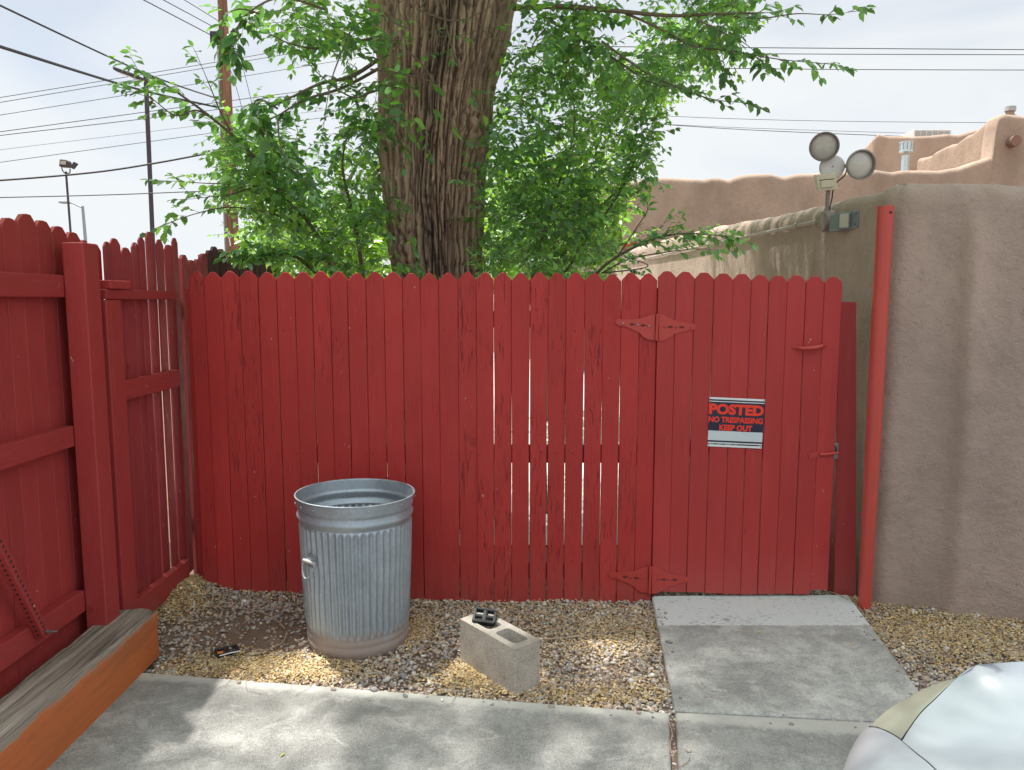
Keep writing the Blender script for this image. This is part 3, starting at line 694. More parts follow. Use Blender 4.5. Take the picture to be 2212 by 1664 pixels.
letter('KEEP OUT', .20, .545, .80, .665, .045)
for (a0, a1) in ((.02, .12), (.16, .27), (.31, .45), (.48, .55), (.94, .99)): sheet('fine_print', a0, .939, a1, .9455, .0011, M_sw, 6, 1)
for (a_, b_) in ((.02, .02), (.98, .02), (.02, .98), (.98, .98)):
    m = MB(); m.lathe([(.0028, 0), (.0024, .0012), (0, .0016)], frame(sq(a_, b_, .0008), (0, -1, 0)), 8); m.build('tack', M_bolt, sg, smooth=True)

# ================================================================== LEFT FENCES
def side_picket(u0, u1, vt, X, zb=.02, th=.018, mat=None, parent=None, warp=0, ear=.30, lean=0, yaw=0):
    vr = 900
    ya = atX(u0, vr, X).y; yb = atX(u1, vr, X).y
    zt = atX((u0 + u1) / 2, vt, X).z
    m = picket(ya, yb, zb, zt, 0, th, random.uniform(-.002, .002), warp, ear, lean)
    yc_ = (ya + yb) / 2; m.v = [(X - v[1] - (v[0] - yc_) * yaw, v[0], v[2]) for v in m.v]      # board runs along y, its face looks towards +x
    return recalc(m.build('picket', mat, parent))
nf = thing('picket_fence', (-1.94, 3.0, 0), 'smooth red board fence panel at the left edge beside the timber', 'fence')
XN = -1.925
def c1(x): return x * .4207 * .7373
def c1y(y): return (550 + y * .4207) * .7373
tops = [(-330, -225, 300), (-225, -112, 285), (-112, 2, 275), (2, 112, 260), (112, 226, 232), (226, 345, 205), (345, 447, 250), (447, 550, 287), (550, 642, 328), (642, 694, 380), (694, 775, 405)]
for (a, b, t) in tops: side_picket(c1(a) + .3, c1(b) - .3, c1y(t), XN, .0, .018, M_side, nf, 0, .26)
yR0 = 2.0; yP1 = 3.17
for (zl, zh) in ((1.665, 1.757), (1.03, 1.12), (.295, .39)):
    MB().box((XN + .001, yR0, zl), (XN + .050, yP1 - .002, zh)).build('rail', M_raily, nf, .004)
MB().box((XN + .047, yP1, 0), (XN + .138, yP1 + .115, atX(180, c1y(395), -1.85).z)).build('post', M_side, nf, .005)
# left part of the panel nearer the camera: another post out of frame
MB().box((XN + .001, 1.86, 0), (XN + .135, 1.985, 1.93)).build('post', M_side, nf, .005)
for i, yy in enumerate(np.linspace(1.0, 2.35, 10)[:9]): pass
sf = thing('picket_fence', (-1.83, 3.7, 0), 'weathered red picket fence section with uneven tops in the left corner', 'fence')
XS = -1.845
tp = [(780, 842, 390), (842, 907, 368), (907, 972, 430), (972, 1030, 395), (1030, 1071, 358), (1071, 1138, 325), (1147, 1202, 375), (1206, 1257, 412), (1259, 1305, 365)]
for k, (a, b, t) in enumerate(tp): side_picket(c1(a) + random.uniform(-.2, .5), c1(b) - (1.0 if k in (4, 6, 7) else random.uniform(-.3, .6)), c1y(t), XS - random.uniform(0, .014), .10, .009, M_rough, sf, random.uniform(-.006, .006), .28, random.uniform(-.004, .004), random.choice((-.1, .04, .1, -.05, .07)))
yS0 = 3.345; yS1 = 4.06
MB().box((XS - .085, yS0, 0), (XS + .045, yS0 + .13, 1.655)).build('post', M_side, sf, .005)
zt_, zb_ = atX(330, 645, XS + .04).z, atX(330, 662, XS + .04).z
MB().box((XS - .02, yS0 + .0, 1.657), (XS + .048, yS1, 1.702)).build('rail', M_raily, sf, .004)
za, zb2 = atX(340, 808, XS + .04).z, atX(340, 848, XS + .04).z
MB().box((XS + .001, yS0 + .132, zb2), (XS + .040, yS1, za)).build('rail', M_raily, sf, .004)
za, zb2 = atX(350, 1255, XS + .04).z, atX(350, 1310, XS + .04).z
MB().box((XS + .001, yS0 + .132, zb2 + .01), (XS + .040, yS1, za)).build('rail', M_raily, sf, .004)
for (zl, zh) in ((1.63, 1.72), (1.02, 1.11), (.33, .43)):
    MB().box((XN + .02, yP1 + .127, zl), (XN + .105, yS0 - .002, zh)).build('spacer_block', M_raily, sf, .004)
MB().box((XN + .02, yS0 + .02, 1.704), (XN + .14, yS0 + .20, 1.742)).build('spacer_block', M_raily, sf, .004)
# fence continuing behind
bf = thing('picket_fence', (-1.85, 5.0, 0), 'weathered pickets, coloured dark as in shade, of the fence rising behind the left end of the front fence', 'fence')
def q2(x): return 368.65 + x * .1333
bt = [(305, 403, 505), (412, 525, 590), (533, 617, 575), (620, 714, 485), (725, 800, 435), (800, 893, 375), (908, 995, 415), (1008, 1095, 480), (1125, 1208, 630), (1215, 1292, 625), (1315, 1372, 700), (1378, 1447, 640), (1462, 1528, 600), (1532, 1642, 600), (1683, 1742, 680), (1748, 1802, 680)]
for k, (a, b, t) in enumerate(bt):
    side_picket(q2(a) + .3, q2(b) - .3, 486.6 + t * .1333, -1.86, 0, .02, M_shaded if k > 3 else M_rough, bf, 0, .26)
MB().box((-1.90, 4.2, 1.55), (-1.885, 6.2, 1.64)).build('rail', M_shaded, bf, .004)
MB().box((-1.90, 4.2, .3), (-1.885, 6.2, .39)).build('rail', M_shaded, bf, .004)

# perforated steel brace
br = thing('brace', (-1.84, 2.98, .25), 'red perforated square steel brace slanting across the left fence above the timber', 'brace')
p1 = atX(92, 1372, -1.855); p0 = p1 + (atX(8, 1205, -1.855) - p1) * 2.3
ax_ = (p1 - p0).normalized(); hw = .019
Mb = frame(p0, ax_, Vector((1, 0, 0))); Ln = (p1 - p0).length
m = MB(); m.box((-hw, -hw, 0), (hw, hw, Ln), Mb); m.build('tube', M_side, br, .003)
for fc, nrm in (((1, 0), (1, 0, 0)), ((0, 1), (0, 1, 0)), ((0, -1), (0, -1, 0))):
    m = MB()
    for k in range(int(Ln / .0254)):
        c_ = Vector((fc[0] * (hw + .0004), fc[1] * (hw + .0004), .012 + k * .0254))
        m.lathe([(.0055, 0), (.0055, .0006)], Mb @ frame(c_, nrm), 10)
    if fc == (1, 0): m.build('hole_row', M_dark, br)
    else: m.build('hole_row', M_dark, br)
m = MB(); q = Mb @ Vector((hw, 0, Ln - .02)); m.tube([q, q + Vector((.028, 0, 0)), q + Vector((.045, 0, 0))], .0045, 8); m.lathe([(.009, 0), (.009, .008)], frame(q + Vector((.004, 0, 0)), (1, 0, 0)), 6); m.build('bolt', M_bolt, br)

# ================================================================== TIMBER
tb = thing('timber', (-1.75, 2.2, 0), 'thick weathered timber beam with orange painted side in the left foreground', 'timber')
def timber():
    x0, x1, y0, y1, h = -1.862, -1.648, -.6, 3.345, .228
    ny = 420; prof = [(x0, 0), (x0, h * .5), (x0, h - .016), (x0 + .008, h - .004)] + [(x0 + .012 + (x1 - x0 - .022) * k / 16, h) for k in range(17)] + [(x1 - .004, h - .006), (x1, h - .018), (x1, h * .75), (x1, h * .5), (x1, h * .25), (x1, 0)]
    P = np.array(prof); ys_ = np.concatenate([np.linspace(y0, 1.6, 60)[:-1], np.linspace(1.6, y1, ny - 59)]); n = len(P)
    V = np.zeros((len(ys_), n, 3)); V[:, :, 0] = P[None, :, 0]; V[:, :, 2] = P[None, :, 1]; V[:, :, 1] = ys_[:, None]
    Q = V.copy(); Q[..., 1] *= .8; Q[..., 0] *= 45
    top = (V[..., 2] > h - .02)
    gr_ = (fbm(Q * np.array([1, 2.2, 20]), 9, 4) - .5)
    V[..., 2] += np.where(top, gr_ * .016, 0) - np.where(top & ((V[..., 0] > x1 - .03) | (V[..., 0] < x0 + .03)), .022 * np.clip(fbm(V * np.array([6, 5, 0]), 13, 3) - .45, 0, 1) * 2, 0)
    V[..., 0] += (fbm(V * np.array([2, 6, 20]), 21, 3) - .5) * .006
    # broken back at the far end
    endc = sstep(3.20, 3.345, V[..., 1]); V[..., 1] += endc * ((fbm(np.stack([V[..., 0] * 14, V[..., 2] * 9, V[..., 0] * 0], -1), 31, 3) - .5) * .04 + (V[..., 0] < x0 + .07) * .0)
    i = np.arange(len(ys_) - 1)[:, None] * n + np.arange(n - 1)[None]
    F = np.stack([i, i + n, i + n + 1, i + 1], -1).reshape(-1, 4)
    topf = np.zeros((len(ys_) - 1, n - 1), bool); topf[:, 2:21] = True; topf = topf.ravel()
    Vf = V.reshape(-1, 3)
    o = mesh_np('weathered_top', Vf, F[topf][:, ::-1].copy(), M_ttop, tb, True); 
    o = mesh_np('painted_side', Vf, F[~topf][:, ::-1].copy(), M_tor, tb, True)
    e = V[-1]; mesh_np('end_grain', np.vstack([e, [[x0 + .1, y1 + .01, .11]]]), [(j, j + 1, n) for j in range(n - 1)] + [(n - 1, 0, n)], M_ttop, tb)
timber()

# ================================================================== TRASH CAN
can = thing('trash_can', (-.765, 3.59, -.02), 'open galvanised corrugated metal trash can standing on the gravel', 'trash can')
CX, CY, CZ = -.765, 3.585, -.028
def canmesh():
    H = .748; nth = 480; zs = []; 
    prof = [(0.0, .238), (.012, .243), (.018, .247), (.055, .250), (.060, .246), (.068, .248), (.085, .2485), (.092, .2455), (.105, .247)]
    def flute(z): return float(sstep(.100, .125, z) * sstep(.622, .605, z))
    zl = sorted(set([p[0] for p in prof] + list(np.linspace(.1, .13, 8)) + list(np.linspace(.13, .575, 30)) + list(np.linspace(.575, .63, 14)) +
                    [.622, .630, .636, .642, .648, .654, .660, .668, .676, .682, .686, .690, .696, .700, .703, .745, .748]))
    def rad(z):
        b = .2475 + (z - .1) / .5 * .019 if z > .1 else float(np.interp(z, [p[0] for p in prof], [p[1] for p in prof]))
        if z > .6: b = .2665 + (z - .6) * .10
        b += .009 * math.exp(-((z - .652) / .013) ** 2) - .004 * math.exp(-((z - .625) / .006) ** 2) - .003 * math.exp(-((z - .684) / .006) ** 2)
        if z > .694: b += .0035
        return b
    th = np.linspace(0, 2 * np.pi, nth, endpoint=False)
    def shell(off, zl_):
        V = []
        for z in zl_:
            r = rad(z) + off; f = flute(z)
            rr = r + .0062 * f * np.cos(th * 48) + .0018 * np.sin(3 * th + 6 * z + 1) * z / .7 + .0016 * np.sin(7 * th - 12 * z) - .007 * np.exp(-(((th - 4.2) / .22) ** 2 + ((z - .40) / .07) ** 2)) - .006 * np.exp(-(((th - 5.3) / .2) ** 2 + ((z - .25) / .09) ** 2))
            V.append(np.stack([CX + rr * np.cos(th), CY + rr * np.sin(th), np.full(nth, CZ + z) + .004 * np.cos(th + 2.6) * z / .7], -1))
        return np.array(V)
    def faces(m, inv):
        i = np.arange(m - 1)[:, None] * nth; k = np.arange(nth)[None]; k2 = (k + 1) % nth
        F = np.stack([i + k, i + k2, i + nth + k2, i + nth + k], -1).reshape(-1, 4); return F[:, ::-1].copy() if inv else F
    outv = shell(0, zl); inv = shell(-.0035, [z for z in zl if z > .01]); m1 = len(outv); m2 = len(inv)
    V = np.concatenate([outv.reshape(-1, 3), inv.reshape(-1, 3)])
    F1 = faces(m1, False); F2 = faces(m2, True) + m1 * nth
    k = np.arange(nth); k2 = (k + 1) % nth
    F3 = np.stack([(m1 - 1) * nth + k, (m1 - 1) * nth + k2, (m1 + m2 - 1) * nth + k2, (m1 + m2 - 1) * nth + k], -1)
    F = np.concatenate([F1, F2, F3]); mesh_np('body', V, F, M_galv, can, True)
    m = MB(); m.lathe([(0, .028), (.238, .028), (.238, .032), (0, .032)], Matrix.Translation((CX, CY, CZ)), 48); m.build('bottom', M_galv, can)
    # rolled rim
    m = MB(); ring = [(CX + .2855 * math.cos(a), CY + .2855 * math.sin(a), CZ + .748 + .004 * math.cos(a + 2.6)) for a in np.linspace(0, 2 * np.pi, 97)]; m.tube(ring, .0036, 8, False); m.build('rim', M_galv, can, smooth=True)
    for zc, rr, nn in ((.724, .2872, 20), (.036, .2505, 18)):
        for k in range(nn):
            a = 2 * math.pi * k / nn + .1; d = Vector((math.cos(a), math.sin(a), 0)); m = MB()
            m.lathe([(.0052, 0), (.0045, .002), (.0022, .0032), (0, .0034)], frame(Vector((CX, CY, CZ + zc)) + d * (rr - .0008), d), 8); m.build('rivet', M_galv, can, smooth=True)
    # handle
    a = math.radians(180 + 50); d = Vector((math.cos(a), math.sin(a), 0)); t = Vector((-d.y, d.x, 0)); c = Vector((CX, CY, CZ)) + d * .263
    z1 = .475
    m = MB(); pl = [c + t * s_ + Vector((0, 0, z_)) + d * .003 for s_, z_ in ((-.030, z1 - .03), (.030, z1 - .03), (.034, z1 + .01), (.026, z1 + .032), (-.026, z1 + .032), (-.034, z1 + .01))]
    m.prism(pl, d * .004); hm = recalc(m.build('handle_bracket', M_galv, can, .001))
    m = MB(); m.tube([c + d * .014 - t * .042 + Vector((0, 0, z1 - .004)), c + d * .014 + t * .042 + Vector((0, 0, z1 - .004))], .0085, 12); m.build('handle_sleeve', plain('bright worn zinc', (.75, .76, .75), .35, .5), hm, smooth=True)
    m = MB(); loop = [c + d * (.014 + .022 * math.sin(f) ) + t * (.043 * math.cos(f)) + Vector((0, 0, z1 - .006 - .072 * math.sin(f))) for f in np.linspace(0, math.pi, 20)]
    m.tube(loop, .0045, 8); m.build('drop_handle', M_galv, hm, smooth=True)
canmesh()

# ================================================================== CINDER BLOCK + PEDALS
blk = thing('cinder_block', (.0, 3.1, -.02), 'grey two-hole concrete cinder block standing on the gravel', 'cinder block')
q0 = atZ(1111.4, 1505, -.018); q1 = atZ(988.6, 1427, -.018); lx = (q1 - q0).normalized(); ly = Vector((lx.y, -lx.x, 0))
if ly.dot(Vector((1, 0, 0))) < 0: ly = -ly
Mk = Matrix((lx, ly, Vector((0, 0, 1)))).transposed().to_4x4(); Mk.translation = Vector((q0.x, q0.y, -.022))
def block():
    Lb, Wb, Hb = .397, .145, .214
    def rr(x0, y0, x1, y1, r, n=5):
        P = []
        for cx_, cy_, a0 in ((x1 - r, y1 - r, 0), (x0 + r, y1 - r, 90), (x0 + r, y0 + r, 180), (x1 - r, y0 + r, 270)):
            for k in range(n + 1): a = R(a0 + 90 * k / n); P.append((cx_ + r * math.cos(a), cy_ + r * math.sin(a)))
        return P
    import bmesh
    bm = bmesh.new(); rings = []
    def ring(P, z): 
        vs = [bm.verts.new(Mk @ Vector((x, y, z))) for x, y in P]; es = [bm.edges.new((vs[i], vs[(i + 1) % len(vs)])) for i in range(len(vs))]; return vs, es
    O = rr(0, 0, Lb, Wb, .006); holes = [rr(.036, .032, .180, Wb - .032, .022), rr(.217, .032, .361, Wb - .032, .022)]
    holesb = [rr(.042, .038, .174, Wb - .038, .02), rr(.223, .038, .355, Wb - .038, .02)]
    tops = [ring(O, Hb)] + [ring(h, Hb) for h in holes]; mids = [ring(h, .03) for h in holesb]; bot = ring(O, 0)
    bmesh.ops.triangle_fill(bm, use_beauty=True, edges=[e for t in tops for e in t[1]])
    for (a, _), (b, _) in [(tops[0], bot)] + list(zip(tops[1:], mids)):
        for i in range(len(a)):
            j = (i + 1) % len(a); bm.faces.new((a[i], a[j], b[j], b[i]))
    bm.faces.new(bot[0])
    for (a, _) in mids: bm.faces.new(a)
    bmesh.ops.recalc_face_normals(bm, faces=bm.faces)
    me = bpy.data.meshes.new('shell'); bm.to_mesh(me); bm.free(); o = link('shell', me, M_block, blk)
    b = o.modifiers.new('bevel', 'BEVEL'); b.width = .004; b.segments = 2; b.limit_method = 'ANGLE'; b.angle_limit = R(50)
block()
def pedal(M, label, reflector=False):
    t = thing('bicycle_pedal', M.translation, label, 'pedal', 'loose bicycle pedals')
    m = MB(); Lp, Wp, H = .050, .036, .011
    def bar(a, b, wd, h=H): 
        a = Vector(a); b = Vector(b); d = (b - a).normalized(); n_ = Vector((-d.y, d.x, 0)) * wd
        m.prism([M @ (a - n_ + Vector((0, 0, -h))), M @ (b - n_ + Vector((0, 0, -h))), M @ (b + n_ + Vector((0, 0, -h))), M @ (a + n_ + Vector((0, 0, -h)))], (M.to_3x3() @ Vector((0, 0, 2 * h))))
    bar((-Lp, -Wp, 0), (Lp * .9, -Wp, 0), .006, .012); bar((-Lp, Wp, 0), (Lp * .9, Wp, 0), .006, .012)
    bar((-Lp, -Wp, 0), (-Lp, Wp, 0), .006); bar((Lp * .9, -Wp, 0), (Lp * .9, Wp, 0), .006); bar((-Lp * .1, -Wp, 0), (-Lp * .1, Wp, 0), .006)
    body = recalc(m.build('cage', M_black, t, .002))
    m = MB(); m.tube([M @ Vector((0, -Wp - .006, 0)), M @ Vector((0, Wp + .002, 0))], .0115, 12); m.tube([M @ Vector((-Lp, 0, 0)), M @ Vector((Lp * 1.1, 0, 0))], .0095, 12); m.build('axle_barrel', M_black, t, smooth=True)
    m = MB()
    for sx_ in range(-4, 5):
        for sy_ in ((-1, 1) if not reflector else (-1,)):
            m.box((sx_ * .011 - .002, sy_ * Wp - .005, .011), (sx_ * .011 + .002, sy_ * Wp + .005, .0155), M)
    m.build('tread_teeth', M_black, t)
    if reflector:
        m = MB(); m.box((.018, Wp - .008, .0125), (.044, Wp + .009, .0175), M); m.build('reflector', M_orange, t, .001)
        m = MB(); m.tube([M @ Vector((-.055, Wp + .012, .006)), M @ Vector((-.01, Wp + .016, .008)), M @ Vector((.035, Wp + .013, .004))], .0028, 6); m.build('trim_strip', M_white, t, smooth=True)
    return t
pc_ = atZ(1048, 1333, .205); pm = Matrix.Translation(pc_) @ Matrix.Rotation(R(-8), 4, 'Z') @ Matrix.Rotation(R(24), 4, 'X') @ Matrix.Rotation(R(7), 4, 'Y')
pedal(pm, 'black plastic bicycle pedal resting on the cinder block')
pc_ = atZ(489, 1408, 0); pz = float(gz(pc_.x, pc_.y)) + .016
pedal(Matrix.Translation((pc_.x, pc_.y, pz)) @ Matrix.Rotation(R(28), 4, 'Z') @ Matrix.Rotation(R(180), 4, 'Z') @ Matrix.Rotation(R(6), 4, 'X'), 'black pedal with orange reflector lying in the dirt left of the can', True)

# ================================================================== STUCCO WALLS
def catmull(pts, n):
    P = np.array(pts, float); out_ = []
    for i in range(len(P) - 1):
        p0, p1, p2, p3 = P[max(i - 1, 0)], P[i], P[i + 1], P[min(i + 2, len(P) - 1)]
        for k in range(n):
            t = k / n; out_.append(.5 * ((2 * p1) + (p2 - p0) * t + (2 * p0 - 5 * p1 + 4 * p2 - p3) * t * t + (3 * p1 - p0 - 3 * p2 + p3) * t ** 3))
    out_.append(P[-1]); return np.array(out_)
def adobe(name, path, thick, rtop, mat, parent, zb=-.15, ds=.04, nzv=50, amp=.01, nsc=1.5, seed=1, lipn=.02, extra=None):
    """path: (x, y, ztop) polyline; the face looks to the right-hand side of travel; thickness goes to the left"""
    P = np.array(path, float); seg = np.linalg.norm(np.diff(P[:, :2], axis=0), axis=1); S = np.concatenate([[0], np.cumsum(seg)])
    s = np.arange(0, S[-1] + ds, ds); s[-1] = S[-1]; X = np.interp(s, S, P[:, 0]); Y = np.interp(s, S, P[:, 1]); Zt = np.interp(s, S, P[:, 2])
    # soften corners
    k = 5
    for _ in range(2):
        X[1:-1] = (X[:-2] + 2 * X[1:-1] + X[2:]) / 4; Y[1:-1] = (Y[:-2] + 2 * Y[1:-1] + Y[2:]) / 4
    tx = np.gradient(X); ty = np.gradient(Y); ln = np.hypot(tx, ty); nxv, nyv = ty / ln, -tx / ln
    sec = []
    sec += [(0, f) for f in np.linspace(0, 1, nzv)]
    arc = [(rtop * (1 - math.cos(a)), rtop * math.sin(a)) for a in np.linspace(0, math.pi / 2, 8)[1:]]
    arcb = [(thick - rtop * (1 - math.cos(a)), rtop * math.sin(a)) for a in np.linspace(math.pi / 2, 0, 8)]
    rows = []
    for (o_, f) in sec: rows.append((np.full(len(s), o_), zb + (Zt - rtop - zb) * f))
    for (o_, h) in arc: rows.append((np.full(len(s), o_), Zt - rtop + h))
    for (o_, h) in arcb: rows.append((np.full(len(s), o_), Zt - rtop + h))
    rows.append((np.full(len(s), thick), np.full(len(s), zb)))
    V = np.array([np.stack([X - nxv * o_, Y - nyv * o_, z], -1) for o_, z in rows])
    nn = fbm(V * nsc, seed, 4) - .47
    if extra is not None: nn = nn + extra(V) / (amp * 2)
    V[..., 0] += nxv[None] * nn * amp * 2; V[..., 1] += nyv[None] * nn * amp * 2; V[len(sec):-1, :, 2] += (fbm(V[len(sec):-1] * np.array([2.2, 2.2, .1]) * (nsc / 1.5), seed + 7, 4) - .47) * lipn * 2
    n = len(s); m_ = len(rows); i = np.arange(m_ - 1)[:, None] * n + np.arange(n - 1)[None]
    F = np.stack([i, i + 1, i + n + 1, i + n], -1).reshape(-1, 4)
    o = mesh_np(name, V.reshape(-1, 3), F, mat, parent, True)
    # end caps
    c0 = V[:, 0]; c1_ = V[:, -1]; mesh_np('wall_end', np.vstack([c0, c1_]), [tuple(range(m_)), tuple(range(2 * m_ - 1, m_ - 1, -1))], mat, parent)
    return o
nw = thing('stucco_wall', (2.0, 4.05, 0), 'grey-brown rounded stucco wall rising behind the red downspout on the right', 'wall')
def wallX(Y): return 1.975 + .030 * (Y - 4.05)
def hit_left(u, v):
    d = ray(u, v); # X = 1.975 + .03*(Y-4.05)
    t = (1.975 - .03 * 4.05) / (d.x - .03 * d.y); return Vector((d.x * t, d.y * t, CAMZ + d.z * t))
lp = [(1340, 541.8), (1461, 507), (1510, 496), (1556.7, 485.4), (1643.4, 468), (1686.7, 459.4), (1751.7, 444), (1808, 428), (1851, 419), (1881.7, 409)]
path = []
for (u, v) in lp: p = hit_left(u, v); path.append((p.x, p.y, p.z))
path = [(path[0][0] + .1, path[0][1] + 3, path[0][2])] + path
path.append((1.975, 4.08, path[-1][2] + .015)); path.append((2.02, 4.015, atY(1925, 394, 4.02).z))
def hf(u, v): Yw = float(np.interp(u, [1887, 2212], [4.02, 3.865])); return atY(u, v, Yw)
for (u, v) in ((1955, 389), (2020, 389), (2076, 390), (2150, 393), (2212, 397)):
    p = hf(u, v); path.append((p.x, p.y, p.z))
# shallow buttress step
e = path[-1]; path.append((4.2, 3.5, 2.28)); path.append((6.5, 3.2, 2.3))
pp = []
for p in path: pp.append(p)
xx0 = hf(2072, 900).x
def rib(V):
    x_, y_, z_ = V[..., 0], V[..., 1], V[..., 2]; m_ = (y_ < 4.1) & (x_ > 2.1)
    d_r = x_ - (xx0 + .012 * np.sin(z_ * 2.1)); rg = np.where(d_r < 0, np.exp(-(d_r / .045) ** 2), np.exp(-(d_r / .075) ** 2))
    return m_ * (.065 * rg * sstep(2.25, 1.9, z_) + .03 * sstep(0, .12, d_r))
adobe('wall_face', pp, .42, .11, M_wall, nw, ds=.022, nzv=110, amp=.004, nsc=2.2, seed=4, lipn=.025, extra=rib)
# downspout
ds_ = thing('downspout', (1.92, 3.93, 0), 'tall red painted round pipe standing against the stucco wall corner', 'downspout')
b0 = atZ(1867, 1312, -.02); b0.z = -.03; t0 = Vector((b0.x, b0.y, 2.145))
t0 = atY(1913, 446, b0.y)
m = MB(); rp = .040; n_ = 32
prof = [(.032, 0), (.034, .25), (.0385, .6), (rp, 1.0), (rp, (t0 - b0).length)]
m.tube([b0.lerp(t0, f) for f in (0, .12, .3, .5, 1)], [.032, .034, .0375, rp, rp], n_, False); m.v = m.v
m.tube([t0 + (b0 - t0).normalized() * .25, t0], rp - .003, n_, False)
o = m.build('pipe', M_pipe, ds_, smooth=True)
m = MB(); m.lathe([(.0075, 0), (.0075, .001)], frame(t0 + Vector((.008, -rp - .0006, -.035)), (.15, -1, 0)), 12); m.build('bolt_hole', M_dark, ds_)
for z in (.5, 1.75):
    p = b0.lerp(t0, z / 2.15); m = MB(); m.tube([p + Vector((.0, .038, 0)), p + Vector((.0, .12, 0))], .006, 8); m.build('standoff', M_pipe, ds_)

# conduit, junction box, floodlights
cdn = thing('conduit', hit_left(1600, 514), 'thin painted metal conduit running back along the stucco wall from the junction box', 'conduit')
off = Vector((-.022, 0, 0))
pts = [hit_left(u, v) + off for (u, v) in ((1772, 478.5), (1767, 480), (1700, 494), (1595, 515.5), (1500, 536), (1400, 558), (1340, 571))]
MB().tube(pts, .0135, 10).build('pipe', M_cond, cdn, smooth=True)
for t in ((1728, 487.5), (1560, 523)):
    p = hit_left(*t) + off; MB().tube([p + Vector((0, -.02, 0)), p + Vector((0, .02, 0))], .019, 10).build('coupling', M_cond, cdn, smooth=True)
fl = thing('floodlight', hit_left(1786, 470), 'twin round white floodlight with cream motion sensor on a stem above the wall', 'floodlight')
YL = 4.62
jb = hit_left(1797, 478)
m = MB(); m.lathe([(.066, 0), (.066, .058), (.062, .064), (0, .064)], frame(jb + Vector((.004, 0, 0)), (-1, -.02, 0)), 28); jbo = m.build('junction_box', M_box, fl, smooth=True)
for a in (40, 140, 220, 320):
    p = jb + Vector((-.0615, .048 * math.cos(R(a)), .048 * math.sin(R(a)))); m = MB(); m.lathe([(.005, 0), (.004, .003), (0, .004)], frame(p, (-1, 0, 0)), 8); m.build('screw', M_bolt, jbo)
YL = jb.y; 
st0 = atY(1785, 459, YL); st1 = atY(1790, 405, YL)
MB().tube([st0, st1, atY(1792, 385, YL)], .0125, 12).build('stem', M_box, fl, smooth=True)
MB().tube([st0 + Vector((0, 0, .02)), st0 + Vector((0, 0, -.01))], .018, 12).build('stem_collar', M_box, fl, smooth=True)
bc_ = atY(1798, 361, YL)
m = MB(); m.lathe([(.074, -.02), (.0755, -.012), (.075, .0), (.068, .010), (.045, .016), (0, .018)], frame(bc_, (-.15, -1, -.1)), 36); m.build('base_plate', M_lampw, fl, smooth=True)
m = MB(); m.lathe([(.004, 0), (.004, .002)], frame(bc_ + Vector((-.004, -.0185, 0)), (-.1, -1, -.1)), 10); m.build('screw_hole', M_dark, fl)
se = atY(1786, 394, YL - .035)
Ms = frame(se, (-.12, -1, -.15), (1, 0, .10)); 
m = MB(); m.prism([Ms @ Vector(p) for p in ((-.052, -.058, 0), (.066, -.058, 0), (.058, .050, 0), (-.058, .050, 0))] if False else [Ms @ Vector((x_, -y_, 0)) for x_, y_ in ((-.049, .05), (.063, .05), (.055, -.05), (-.066, -.05))], Ms.to_3x3() @ Vector((0, 0, -.045))); sb = recalc(m.build('motion_sensor', M_cream, fl, .004))
m = MB(); m.box((-.036, -.032, .0), (.036, .012, .010), Ms); m.build('sensor_window', M_cream, sb, .004)
m = MB(); m.box((-.044, .014, .001), (.042, .018, .003), Ms); m.build('sensor_slot', M_dark, sb)
def par(cu, cv, rpx, aim, neck):
    c = atY(cu, cv, YL - .06); d = Vector(aim).normalized(); r = rpx / FPX * (YL - .06) * 1.0
    M = frame(c, d)
    m = MB(); m.lathe([(.020, -.115), (.030, -.10), (.042, -.085), (r * .80, -.045), (r * .97, -.012), (r, .0), (r, .010), (r * .93, .012), (r * .88, .002), (r * .86, -.014)], M, 48)
    m.v = m.v; h = m.build('lamp_head', M_lampg, fl, smooth=True)
    m = MB(); m.lathe([(r * .865, -.012), (r * .8, -.007), (r * .5, .0), (0, .003)], M, 48); m.build('lens', M_lens, h, smooth=True)
    m = MB(); m.tube([M @ Vector((0, 0, -.09)), atY(neck[0], neck[1], YL)], [.018, .013], 12); m.build('swivel_arm', M_lampw, h, smooth=True)
par(1780.3, 317, 30, (-.28, -1, -.28), (1788, 350)); par(1859.4, 356, 31, (.02, -1, -.12), (1822, 358))
m = MB(); cpt = [atY(u, v, YL - .01) for (u, v) in ((1829, 366), (1824, 380), (1808, 394), (1800, 410), (1797, 430), (1792, 452), (1795, 466))]
cpt = [Vector(p) for p in catmull(cpt, 5)]; m.tube(cpt, .0042, 8); m.build('lamp_cord', M_cable, fl, smooth=True)
# second flood: box fixture on the wall
fx_ = thing('floodlight', hit_left(1835, 476), 'small grey rectangular wall floodlight with yellowed lens beside the junction box', 'floodlight')
pA = hit_left(1855, 476); Yb = pA.y
def hl(u, v, o_): d = ray(u, v); t = (1.975 - .03 * 4.05 - o_) / (d.x - .03 * d.y); return Vector((d.x * t, d.y * t, CAMZ + d.z * t))
a0, a1 = hit_left(1836, 476).y, hit_left(1856, 476).y
zt_, zb_ = hit_left(1850, 456).z, hit_left(1850, 493).z
X_ = wallX((a0 + a1) / 2)
m = MB(); m.box((X_ - .014, a1, zb_), (X_ + .01, a0 + .06, zt_)); m.build('mounting_plate', M_fixt, fx_, .004)
for zz_ in (zt_ - .02, zb_ + .02): 
    m = MB(); m.lathe([(.0055, 0), (.0055, .001)], frame((X_ - .0145, a1 + .014, zz_), (-1, 0, 0)), 8); m.build('screw_hole', M_dark, fx_)
fc0 = hit_left(1838, 476).y + .02
